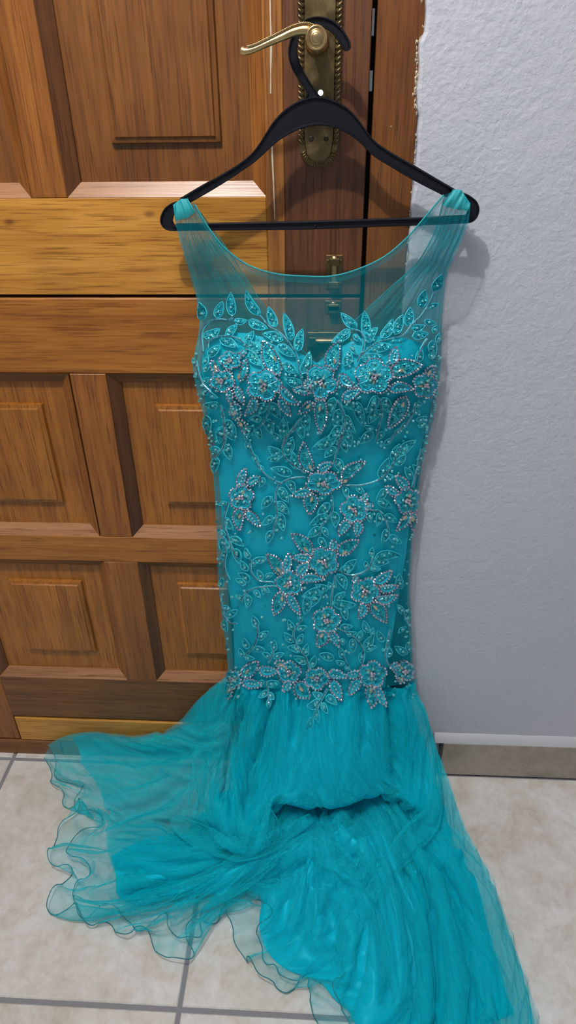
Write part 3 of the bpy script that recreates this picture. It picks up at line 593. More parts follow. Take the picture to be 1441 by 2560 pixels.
def petal(par, ch, b, t, w, kind, gem=None):
    mid, ww, nn, d, L = leaf_shape(b, t, w, 12); n = len(mid); e = Emb(); lf = mid + ww[:, None] * nn; rt = mid - ww[:, None] * nn; loop = np.r_[lf, rt[::-1][1:-1]]
    e.flat(np.r_[lf, mid, rt], np.r_[np.full(n, .0002), np.full(n, .0009), np.full(n, .0002)], [(k * n + i, k * n + i + 1, k * n + n + i + 1, k * n + n + i) for k in (0, 1) for i in range(n - 1)], 0)
    ins = mid.mean(0) + (loop - mid.mean(0)) * (.74 if kind == 'O' else .80)
    if kind == 'O':
        ridge(e, ins, min(3.4, w * .16), .0008, 1, True, .0016)
        for s in ((.36, .56) if L < 36 else (.30, .47, .64)): pearl(e, mid[0] + (mid[-1] - mid[0]) * s, 3.4, .0012, 3)
    else:
        ridge(e, ins, 1.4, .0010, 1); fill(e, mid, ww * .86, nn, L, 3.4, 2)
    o = e.build('petal', [M_leaf, M_stitch, M_sequin, M_pearl], par)
    chain(ch, mid.mean(0) + (loop - mid.mean(0)) * 1.04)
    if kind == 'P': marquise(o, gem if gem is not None else mid[0] + (mid[-1] - mid[0]) * .32, math.atan2(d[1], d[0]) + rng.uniform(-.25, .25))
def flower(c, rx, ry, petals, rot=None, gems=2):
    """rosette of five ruffled lobes with a bead cluster, pointed petals round it"""
    c = np.array(c, float); rot = rng.uniform(0, 6.28) if rot is None else rot; e = Emb(); th = np.linspace(0, 2 * math.pi, 61)[:-1]; rr = .86 + .17 * np.abs(np.cos(2.5 * (th - rot))) ** .8 - .10 * np.abs(np.sin(2.5 * (th - rot))) ** 8
    out = np.stack([c[0] + rx * rr * np.cos(th), c[1] + ry * rr * np.sin(th)], 1); rings = [c + (out - c) * k for k in (.16, .45, .72, .90)]; hs = (.0012, .0024, .0020, .0008)
    e.flat(np.concatenate(rings), np.repeat(hs, 60), [(60 * k + i, 60 * k + (i + 1) % 60, 60 * k + 60 + (i + 1) % 60, 60 * k + 60 + i) for k in range(3) for i in range(60)] + [tuple(range(60))], 0)
    ridge(e, rings[3], 2.6, .0012, 1, True, .0014)
    for k in range(5):
        a = rot + k * 2 * math.pi / 5; q = c + np.array([rx * math.cos(a), ry * math.sin(a)]) * .55
        for _ in range(int(5 + rx * ry / 260)):
            w = rng.normal(0, .16, 2) * (rx, ry); sequin(e, q + w, rng.uniform(2.9, 3.7), .0022, 2)
        for s in (-.34, .34): ridge(e, np.array([c + (np.array([rx * math.cos(a + s * f), ry * math.sin(a + s * f)])) * f2 for f, f2 in ((.6, .3), (.9, .55), (1.1, .8))]), 1.1, .0024, 1, False)
    o = e.build('flower', [M_leaf, M_stitch, M_sequin], gw); ch = Emb(); chain(ch, c + (out - c) * 1.03)
    for q in petals: petal(o, ch, np.array(q[0], float), np.array(q[1], float), q[2], q[3], q[4] if len(q) > 4 else None)
    s = min(rx, ry, 26)
    for k in range(4): stone(ch, c + s * .17 * np.array([math.cos(k * 1.57 + rot), math.sin(k * 1.57 + rot)]) + rng.normal(0, .6, 2), 4.0, .0034, 0, (.72, .66, .76))
    ch.build('rhinestone_edging', [M_rhine], o, kind='stuff')
    for k in range(gems):
        a = rot + .6 + k * 2.2; marquise(o, c + s * .48 * np.array([math.cos(a), math.sin(a)]), a, 15, 8)
    e = Emb()
    for k in range(5): a = rot + 1.3 + k * 1.25; pearl(e, c + s * rng.uniform(.42, .6) * np.array([math.cos(a), math.sin(a)]), 3.6, .003, 0)
    e.build('pearl', M_pearl, o, kind='stuff')
T_ = lambda f, *L: [((f(*a), f(*b), *r)) for a, b, *r in L]
P_ = lambda f, *L: [f(*a) for a in L]
def fl_(f, sc, c, rx, ry, pet, **k): flower(f(*c), rx / sc, ry / sc, [(f(*q[0]), f(*q[1]), q[2] / sc, q[3], *((np.array(f(*q[4])),) if len(q) > 4 else ())) for q in pet], **k)
# bust
sA = 4.503; sD = 4.238; sE = 2.4845; sF = 2.573
fl_(A, sA, (445, 905), 120, 95, [((560, 850), (620, 790), 60, 'O')], gems=1)
fl_(A, sA, (355, 1130), 135, 115, [((300, 1030), (235, 900), 70, 'P'), ((560, 1130), (620, 900), 75, 'P', (540, 1085)), ((430, 1230), (450, 1390), 70, 'O'), ((500, 1200), (590, 1380), 75, 'O')], gems=2)
fl_(A, sA, (815, 1180), 185, 165, [((975, 1060), (810, 690), 165, 'P', (935, 890)), ((985, 1195), (1200, 1390), 95, 'O'), ((985, 1320), (1110, 1510), 85, 'O'), ((720, 1320), (610, 1505), 95, 'O')], gems=2)
fl_(A, sA, (500, 1465), 62, 90, [((540, 1560), (600, 1715), 70, 'P')], gems=1)
fl_(D, sD, (95, 1075), 175, 175, [((215, 960), (285, 655), 150, 'P', (245, 860)), ((90, 1235), (95, 1610), 130, 'P', (85, 1350)), ((300, 1000), (450, 1130), 95, 'O'), ((330, 1260), (520, 1150), 95, 'O')], gems=3, rot=.3)
fl_(A, sA, (1330, 1180), 60, 60, [((1320, 1260), (1130, 1230), 85, 'O'), ((1360, 1370), (1200, 1490), 95, 'P')], gems=0)
fl_(D, sD, (655, 1020), 190, 175, [((850, 905), (885, 710), 95, 'O'), ((830, 980), (1150, 905), 170, 'P', (935, 955)), ((815, 1150), (1060, 1150), 100, 'O')], gems=3, rot=1.0)
fl_(D, sD, (1190, 1110), 125, 130, [((1215, 1010), (1265, 905), 90, 'P'), ((985, 1235), (810, 1560), 150, 'P', (955, 1310))], gems=2)
# waist
fl_(E_, sE, (262, 450), 72, 78, [((250, 385), (287, 272), 50, 'O'), ((300, 375), (378, 325), 48, 'O'), ((252, 520), (252, 655), 62, 'P', (252, 570)), ((290, 540), (372, 632), 50, 'O')])
fl_(E_, sE, (768, 360), 108, 68, [((690, 295), (645, 108), 78, 'P', (685, 262)), ((738, 285), (822, 235), 52, 'O'), ((885, 340), (1025, 232), 66, 'P', (905, 350)), ((692, 420), (575, 440), 52, 'O'), ((690, 425), (682, 555), 84, 'P', (695, 462))], rot=.2)
fl_(E_, sE, (960, 525), 82, 82, [((1005, 470), (1040, 430), 42, 'O'), ((930, 595), (865, 690), 54, 'O'), ((980, 600), (975, 692), 54, 'O'), ((1025, 515), (1075, 495), 40, 'O')])
fl_(E_, sE, (1285, 470), 72, 80, [((1285, 400), (1215, 315), 58, 'O'), ((1225, 432), (1155, 380), 48, 'O'), ((1290, 540), (1220, 655), 50, 'P'), ((1315, 550), (1318, 658), 46, 'P')])
# hips
fl_(F, sF, (745, 262), 92, 90, [((665, 215), (540, 85), 80, 'P', (632, 185)), ((802, 190), (808, 120), 50, 'O'), ((838, 210), (968, 125), 76, 'P', (880, 205)), ((662, 240), (545, 232), 52, 'O')], rot=.5)
fl_(F, sF, (528, 400), 88, 80, [((470, 340), (380, 215), 70, 'P', (455, 315)), ((490, 335), (525, 208), 52, 'O'), ((580, 350), (648, 268), 60, 'O'), ((590, 378), (748, 375), 52, 'O'), ((485, 460), (430, 605), 78, 'P', (478, 500)), ((515, 470), (592, 598), 52, 'O')])
fl_(F, sF, (1010, 452), 88, 82, [((965, 400), (945, 350), 40, 'O'), ((1070, 410), (1178, 322), 62, 'O'), ((1100, 440), (1218, 418), 48, 'O'), ((1080, 510), (1212, 478), 54, 'O'), ((1000, 530), (972, 628), 52, 'O'), ((1050, 530), (1142, 652), 84, 'P', (1075, 558))])
fl_(F, sF, (763, 640), 86, 82, [((745, 705), (708, 812), 72, 'P', (732, 738)), ((785, 710), (842, 802), 52, 'O')])
# band at the seam
fl_(F, sF, (165, 1022), 50, 58, [((150, 1070), (142, 1150), 44, 'P'), ((225, 1000), (325, 905), 74, 'P'), ((230, 1040), (350, 1055), 50, 'O'), ((330, 960), (455, 965), 60, 'O')])
fl_(F, sF, (523, 972), 74, 66, [((490, 935), (435, 905), 50, 'P'), ((525, 1035), (485, 1088), 46, 'O'), ((560, 1050), (658, 1122), 84, 'P', (600, 1075))])
fl_(F, sF, (700, 1012), 76, 66, [((770, 985), (892, 1010), 54, 'O'), ((795, 1030), (858, 1134), 60, 'O')])
fl_(F, sF, (1058, 985), 84, 80, [((975, 980), (888, 995), 48, 'O'), ((975, 1020), (905, 1108), 54, 'O'), ((1045, 1060), (1045, 1168), 76, 'P', (1045, 1085)), ((1075, 1060), (1132, 1162), 50, 'O')])
fl_(F, sF, (1258, 968), 66, 62, [((1225, 930), (1170, 945), 46, 'O'), ((1245, 1010), (1232, 1045), 50, 'P')], gems=1)
# vines with their leaves
vine(P_(A, (130, 800), (125, 560), (200, 470), (300, 440), (430, 445), (460, 420)), T_(A, ((120, 455), (90, 245)), ((280, 425), (350, 238)), ((465, 405), (440, 132)), ((480, 460), (625, 455)), ((640, 455), (860, 550)), ((140, 640), (325, 545)), ((400, 640), (515, 505)), ((190, 860), (325, 735))))
vine(P_(A, (185, 760), (190, 690), (260, 650), (400, 630), (500, 650), (580, 700), (640, 770)), T_(A, ((590, 690), (700, 575)), ((320, 670), (520, 755)), ((600, 710), (790, 785)), ((660, 800), (775, 965))))
vine(P_(A, (770, 400), (870, 520), (1000, 600), (1100, 720), (1170, 830), (1200, 980), (1250, 1170)), T_(A, ((770, 400), (612, 115)), ((945, 535), (865, 298)), ((1125, 685), (1035, 368)), ((1195, 805), (1248, 550)), ((1030, 680), (795, 610)), ((970, 730), (1165, 865)), ((1040, 930), (1195, 1045)), ((1230, 1060), (1330, 800)), ((1240, 1175), (1035, 1095))))
vine(P_(A, (330, 1400), (360, 1520), (370, 1700), (365, 1890)), T_(A, ((310, 1395), (145, 1395)), ((355, 1640), (318, 1840)), ((385, 1560), (485, 1810)), ((175, 1520), (190, 1750))))
vine(P_(A, (870, 1370), (865, 1460), (820, 1560), (760, 1640)), T_(A, ((860, 1390), (690, 1525)), ((880, 1370), (992, 1550)), ((845, 1550), (912, 1730)), ((700, 1640), (600, 1790)), ((740, 1650), (785, 1790)), ((790, 1560), (650, 1555))))
vine(P_(A, (1230, 1540), (1150, 1640), (1080, 1740), (1020, 1870)), T_(A, ((1065, 1790), (1050, 1515)), ((1215, 1570), (1250, 1790)), ((1290, 1500), (1312, 1700)), ((1000, 1800), (910, 1710)), ((1040, 1860), (1140, 1760))))
vine(P_(A, (60, 900), (80, 1020), (130, 1150), (230, 1260)), T_(A, ((60, 960), (20, 880)), ((90, 1050), (30, 1090)), ((140, 940), (190, 860)), ((120, 1150), (200, 1090)), ((200, 1220), (110, 1300)), ((215, 1280), (300, 1320)), ((150, 1020), (200, 930))))
vine(P_(D, (500, 830), (600, 730), (700, 660), (850, 620), (960, 590), (1060, 470), (1150, 380), (1240, 240), (1300, 100)), T_(D, ((730, 620), (858, 410)), ((880, 580), (962, 365)), ((1010, 490), (1042, 285)), ((1150, 290), (1200, 100)), ((1280, 110), (1375, -70)), ((1230, 290), (1340, 250)), ((1050, 510), (1195, 480)), ((1060, 600), (1230, 565)), ((1190, 430), (1310, 460)), ((620, 730), (850, 690)), ((520, 830), (745, 800))))
vine(P_(D, (480, 870), (540, 740), (550, 620), (500, 540), (430, 530)), T_(D, ((475, 515), (308, 345)), ((565, 590), (555, 325)), ((580, 665), (698, 505)), ((410, 530), (208, 665)), ((440, 580), (520, 650)), ((420, 700), (485, 790)), ((350, 910), (402, 735))))
vine(P_(D, (1210, 620), (1150, 720), (1110, 850)), T_(D, ((1115, 870), (1150, 720)), ((1270, 640), (1290, 820)), ((1235, 780), (1300, 850)), ((1280, 560), (1330, 480)), ((1320, 660), (1345, 560))))
vine(P_(D, (270, 1260), (340, 1400), (340, 1560), (260, 1740)), T_(D, ((240, 1240), (200, 1440)), ((315, 1285), (460, 1370)), ((295, 1360), (240, 1560)), ((345, 1420), (465, 1615)), ((330, 1540), (185, 1690)), ((360, 1590), (405, 1760)), ((220, 1710), (20, 1775))))
vine(P_(D, (710, 1240), (740, 1400), (700, 1560), (680, 1700)), T_(D, ((690, 1220), (575, 1395)), ((745, 1240), (832, 1415)), ((480, 1280), (552, 1545)), ((720, 1370), (598, 1515)), ((645, 1600), (505, 1725)), ((650, 1570), (560, 1535)), ((760, 1600), (690, 1690))))
vine(P_(D, (1090, 1290), (1060, 1400), (1000, 1510), (900, 1600), (800, 1720)), T_(D, ((1080, 1320), (1170, 1300)), ((1060, 1390), (1150, 1400)), ((1050, 1420), (960, 1400)), ((1100, 1480), (1210, 1440)), ((1120, 1540), (1220, 1530)), ((1000, 1510), (950, 1580)), ((880, 1620), (960, 1560)), ((840, 1680), (760, 1740))))
vine(P_(E_, (300, 110), (340, 200), (400, 300), (470, 350), (510, 365)), T_(E_, ((310, 160), (300, 85)), ((335, 190), (370, 240)), ((395, 290), (372, 250)), ((400, 330), (372, 392))))
vine(P_(E_, (600, 20), (530, 80), (515, 180), (570, 240), (650, 300)), T_(E_, ((515, 200), (425, 135)), ((522, 190), (582, 90)), ((615, 280), (580, 172)), ((575, 310), (440, 272)), ((500, 210), (420, 215))))
vine(P_(E_, (650, 325), (560, 335), (490, 380), (470, 450), (480, 560), (450, 680)), T_(E_, ((545, 345), (587, 432)), ((495, 390), (552, 485)), ((480, 480), (553, 558)), ((485, 545), (522, 664)), ((450, 450), (383, 525)), ((455, 570), (388, 625)), ((450, 660), (420, 740))))
vine(P_(E_, (905, -20), (880, 90), (840, 200), (845, 250)), T_(E_, ((870, 40), (790, 80)), ((850, 90), (698, 150)), ((845, 140), (775, 205)), ((890, 90), (912, 175)), ((905, 0), (965, 45)), ((840, 210), (892, 305))))
vine(P_(E_, (820, 440), (820, 540), (760, 620), (740, 690)), T_(E_, ((805, 490), (730, 560)), ((795, 560), (683, 622)), ((830, 540), (842, 642)), ((750, 640), (670, 700)), ((765, 640), (795, 700)), ((742, 700), (788, 768)), ((740, 470), (790, 440))))
vine(P_(E_, (890, 375), (1000, 375), (1110, 340), (1180, 270), (1240, 150)), T_(E_, ((1115, 335), (1172, 208)), ((1205, 250), (1280, 190)), ((1230, 190), (1342, 98)), ((1135, 330), (1208, 325)), ((895, 385), (912, 455)), ((975, 380), (1022, 432)), ((1200, 230), (1240, 120))))
vine(P_(E_, (1050, 530), (1120, 540), (1160, 620), (1170, 680)), T_(E_, ((1060, 545), (1060, 612)), ((1112, 550), (1098, 632)), ((1140, 570), (1224, 608)), ((1160, 650), (1128, 738)), ((1175, 690), (1252, 735)), ((1150, 400), (1092, 472)), ((1105, 470), (1192, 518))))
vine(P_(E_, (180, 480), (155, 600), (180, 700), (230, 830)), T_(E_, ((172, 490), (118, 500)), ((162, 580), (210, 655)), ((200, 700), (275, 755)), ((155, 700), (138, 790)), ((195, 740), (170, 805)), ((215, 770), (245, 840)), ((290, 820), (292, 770))))
vine(P_(E_, (160, -10), (155, 120), (105, 200)), T_(E_, ((150, 30), (112, 95)), ((165, 20), (217, 98)), ((130, 165), (62, 150)), ((155, 120), (192, 222)), ((112, 205), (92, 305))))
vine(P_(E_, (1370, 150), (1345, 270), (1315, 390)), T_(E_, ((1355, 230), (1378, 170)), ((1310, 340), (1270, 265)), ((1350, 300), (1320, 250))))
vine(P_(F, (420, 395), (330, 385), (280, 330), (275, 250)), T_(F, ((350, 380), (320, 318)), ((370, 370), (422, 340)), ((260, 325), (213, 258)), ((290, 295), (322, 240)), ((272, 245), (243, 178)), ((270, 395), (198, 340)), ((245, 415), (180, 378)), ((380, 415), (358, 478)), ((300, 255), (385, 240))))
vine(P_(F, (430, 420), (300, 435), (240, 470), (215, 520)), T_(F, ((255, 475), (255, 565)), ((300, 450), (340, 498)), ((350, 440), (400, 462)), ((230, 500), (180, 480))))
vine(P_(F, (650, 950), (630, 880), (570, 800), (550, 720), (600, 640)), T_(F, ((600, 840), (513, 815)), ((560, 780), (493, 720)), ((555, 705), (518, 638)), ((575, 700), (638, 680)), ((580, 795), (612, 728)), ((628, 875), (642, 793)), ((640, 915), (553, 873)), ((660, 945), (692, 868)), ((602, 645), (588, 588))))
vine(P_(F, (240, 870), (300, 800), (325, 700), (305, 640)), T_(F, ((318, 692), (290, 612)), ((325, 765), (392, 712)), ((262, 825), (234, 755)), ((295, 830), (368, 832)), ((240, 875), (302, 890)), ((230, 880), (205, 820))))
vine(P_(F, (390, 915), (420, 850), (430, 800)), T_(F, ((430, 840), (430, 768)), ((405, 885), (352, 850)), ((425, 885), (492, 855))))
vine(P_(F, (830, 690), (930, 740), (1000, 830), (990, 920)), T_(F, ((850, 690), (930, 680)), ((890, 725), (957, 720)), ((930, 760), (932, 852)), ((965, 775), (990, 705)), ((1035, 720), (1003, 642)), ((1062, 745), (1062, 688)), ((1000, 845), (992, 925)), ((1005, 815), (1065, 735)), ((1010, 835), (1085, 812)), ((860, 760), (870, 800))))
vine(P_(F, (840, 320), (920, 350), (1030, 310), (1060, 230)), T_(F, ((850, 325), (935, 295)), ((880, 335), (955, 250)), ((1055, 235), (1062, 172)), ((1070, 245), (1238, 225)), ((1060, 280), (1165, 268)), ((1045, 305), (1112, 312)), ((1025, 305), (1010, 262))))
vine(P_(F, (820, 350), (800, 450), (790, 560)), T_(F, ((830, 345), (888, 445)), ((800, 435), (822, 395)), ((775, 440), (690, 410)), ((750, 445), (605, 490)), ((720, 470), (668, 555)), ((640, 490), (620, 605)), ((815, 505), (882, 458)), ((800, 525), (955, 540)), ((865, 555), (892, 640)), ((790, 440), (775, 395))))
vine(P_(F, (770, 1075), (720, 1150), (665, 1250)), T_(F, ((740, 1115), (675, 1095)), ((725, 1140), (638, 1165)), ((760, 1120), (830, 1160)), ((705, 1180), (722, 1245)), ((680, 1220), (630, 1280)), ((735, 1150), (775, 1200))))
vine(P_(F, (380, 1030), (390, 1090), (400, 1150)), T_(F, ((380, 1050), (462, 1040)), ((390, 1090), (333, 1122)), ((395, 1100), (432, 1132)), ((400, 1130), (400, 1175)), ((360, 1030), (330, 1060))))
vine(P_(F, (910, 960), (885, 900), (860, 850)), T_(F, ((810, 890), (717, 858)), ((865, 885), (850, 815)), ((880, 920), (822, 900)), ((895, 930), (905, 965))))
vine(P_(F, (1245, 570), (1280, 660), (1300, 710)), T_(F, ((1255, 600), (1218, 540)), ((1275, 650), (1300, 585)), ((1262, 690), (1225, 725)), ((1240, 440), (1228, 340))))
vine(P_(F, (1170, 700), (1150, 790), (1140, 880), (1170, 950)), T_(F, ((1130, 780), (1090, 708)), ((1160, 880), (1165, 810)), ((1280, 860), (1200, 810)), ((1300, 850), (1275, 790))))
vine(P_(F, (85, 60), (120, 180), (110, 290), (140, 380)), T_(F, ((100, 130), (150, 170)), ((120, 200), (85, 260)), ((115, 100), (70, 60)), ((140, 120), (225, 150)), ((170, 180), (205, 280))))
vine(P_(F, (85, 480), (110, 600), (150, 660), (190, 660)), T_(F, ((95, 560), (150, 570)), ((120, 620), (195, 575)), ((110, 640), (125, 720)), ((80, 430), (100, 370))))
# loose pearls, drops and dangling sequins
e = Emb(); es = Emb()
loose = [(rng.uniform(0, 1), rng.uniform(0, 1)) for _ in range(430)]
for a, b in loose:
    if a < .62: y = 830 + 290 * b ** .9
    else: y = 1100 + 650 * b
    xl = np.interp(y, OL[:, 1], OL[:, 0]) + 6; xr = np.interp(y, OR[:, 1], OR[:, 0]) - 6; x = xl + (xr - xl) * rng.uniform()
    if y < 900 and np.interp(x, *zip(*LT)) > y: continue
    (pearl(e, (x, y), rng.uniform(2.6, 3.9), .001, 0) if rng.random() < .6 else sequin(es, (x, y), rng.uniform(3, 4.2), .001, 0))
for y in np.arange(885, 1760, 5.5):                                     # beads along both side seams
    for O, s in ((OL, 1), (OR, -1)):
        if rng.random() < (.6 if y < 1110 else .22): x = np.interp(y, O[:, 1], O[:, 0]) + s * rng.uniform(3, 13); (pearl(e, (x, y), rng.uniform(2.5, 3.8), .0012, 0) if rng.random() < .45 else sequin(es, (x, y), rng.uniform(2.8, 4.2), .0012, 0))
e.build('loose_pearls', M_pearl, gw, kind='stuff'); es.build('loose_sequins', M_sequin, gw, kind='stuff')

# ------------------------------------------------------------------ gown: skirt
def net(cols, nu, nv, us=None):
    """cols: streamlines seam -> hem as (px, py, height above the floor); returns a fine grid [v, u]"""
    S = []
    for c in cols:
        c = np.array(c, float); P = atz(c[:, 0], c[:, 1], c[:, 2]); S.append(crom(P, nv))
    S = np.array(S); us = np.linspace(0, 1, len(cols)) if us is None else np.asarray(us); return cr_at(S, us, np.linspace(0, 1, nu)).transpose(1, 0, 2)
def gnormal(P):
    a = np.gradient(P, axis=1); b = np.gradient(P, axis=0); n = np.cross(a, b); n /= np.linalg.norm(n, axis=-1)[..., None] + 1e-12
    v = CAM - P; s = np.sign((n * np.array([0, -.6, .8])).sum(-1)); s[s == 0] = 1; return n * s[..., None]
def smooth(P, k):
    for _ in range(k):
        Q = P.copy(); Q[1:-1] = (P[:-2] + 2 * P[1:-1] + P[2:]) / 4; P = Q; Q = P.copy(); Q[:, 1:-1] = (P[:, :-2] + 2 * P[:, 1:-1] + P[:, 2:]) / 4; P = Q
    return P
def crease(x): return 1 - np.abs(((x / math.pi) % 2) - 1) * 2         # triangle wave
def folds(u, v, seed, nf, warp=.03):
    r = np.random.default_rng(seed); y = 0
    for k, (m, a) in enumerate(((1, 1.0), (1.7, .7), (2.9, .45), (5.3, .25))):
        w = u + warp * noise2(u, v, seed + k, 2.2, 1.1, 6); ph = r.uniform(0, 7); s = np.sin(w * nf * m * 2 * math.pi + ph); y = y + a * np.sign(s) * np.abs(s) ** .8
    return y / 1.6
SEAM_Z = lambda px, py=1722: float(surf(np.array([px * 1.0]), np.array([py * 1.0]))[0, 2])
def seam(px, py=1722, h=0.0): q = surf(np.array([float(px)]), np.array([float(py)]))[0]; return (px, py, q[2] + h)
fz = lambda V: np.concatenate([V[..., :2], np.maximum(V[..., 2:], .0012)], -1)
def relax(P, ku, kv, iters, tether=.02, bend=.35, seed=0, jit=.002, floor=.0015, pin_top=True, pin_bot=.25, grav=0.0):
    """cloth relaxation: the cloth has more length (ku across, kv along) than the shape P offers, so it buckles into folds"""
    X = P.copy(); r = np.random.default_rng(seed); nv_, nu_ = P.shape[:2]; T0 = P.copy()
    Lu = np.linalg.norm(P[:, 1:] - P[:, :-1], axis=-1) * ku; Lv = np.linalg.norm(P[1:] - P[:-1], axis=-1) * kv
    Lu *= 1 + .05 * noise2(np.linspace(0, 1, nv_)[:, None], np.linspace(0, 1, nu_ - 1)[None], seed + 60, 1.6, 3.0, 10)
    d1 = np.sqrt(.25 * (Lu[1:] + Lu[:-1]) ** 2 + .25 * (Lv[:, 1:] + Lv[:, :-1]) ** 2)
    L2u = (Lu[:, 1:] + Lu[:, :-1]); L2v = Lv[1:] + Lv[:-1]
    X += gnormal(P) * (jit * (.25 * r.normal(size=P.shape[:2]) + noise2(np.linspace(0, 1, nu_)[None], np.linspace(0, 1, nv_)[:, None], seed + 80, nu_ / 13, 2.5, 24)))[..., None]
    W = np.ones(P.shape[:2]); W[0] = 0 if pin_top else 1; W[-1] = pin_bot; W = W[..., None]; te = np.broadcast_to(np.asarray(tether), P.shape[:2])[..., None]
    def con(a, b, L, k):
        A = X[a]; B = X[b]; d = B - A; l = np.sqrt((d * d).sum(-1)) + 1e-9; c = (d * ((l - L) / l * k)[..., None]); wa, wb = W[a], W[b]; s = wa + wb + 1e-9
        X[a] = A + c * wa / s; X[b] = B - c * wb / s
    S = slice
    for it in range(iters):
        for p in (0, 1):
            con((S(None), S(p, nu_ - 1, 2)), (S(None), S(p + 1, None, 2)), Lu[:, p::2], .9)
            con((S(p, nv_ - 1, 2), S(None)), (S(p + 1, None, 2), S(None)), Lv[p::2], .9)
            con((S(p, nv_ - 1, 2), S(0, -1)), (S(p + 1, None, 2), S(1, None)), d1[p::2], .35)
            con((S(p, nv_ - 1, 2), S(1, None)), (S(p + 1, None, 2), S(0, -1)), d1[p::2], .35)
        if bend > 0:
            for p in (0, 1, 2, 3):
                n_ = len(range(p, nu_ - 2, 4)); con((S(None), S(p, nu_ - 2, 4)), (S(None), S(p + 2, p + 2 + 4 * (n_ - 1) + 1, 4)), L2u[:, p::4], bend)
                n_ = len(range(p, nv_ - 2, 4)); con((S(p, nv_ - 2, 4), S(None)), (S(p + 2, p + 2 + 4 * (n_ - 1) + 1, 4), S(None)), L2v[p::4], bend)
        X += (T0 - X) * te * W
        if grav: X[..., 2] -= grav * W[..., 0]
        np.maximum(X[..., 2], floor, out=X[..., 2]); np.minimum(X[..., 1], -.012, out=X[..., 1])
    return X
def upsample(P, nv_, nu_):
    a, b = P.shape[:2]; Q = cr_at(P, np.linspace(0, 1, a), np.linspace(0, 1, nv_)); Q = cr_at(Q.transpose(1, 0, 2), np.linspace(0, 1, b), np.linspace(0, 1, nu_)).transpose(1, 0, 2); return Q

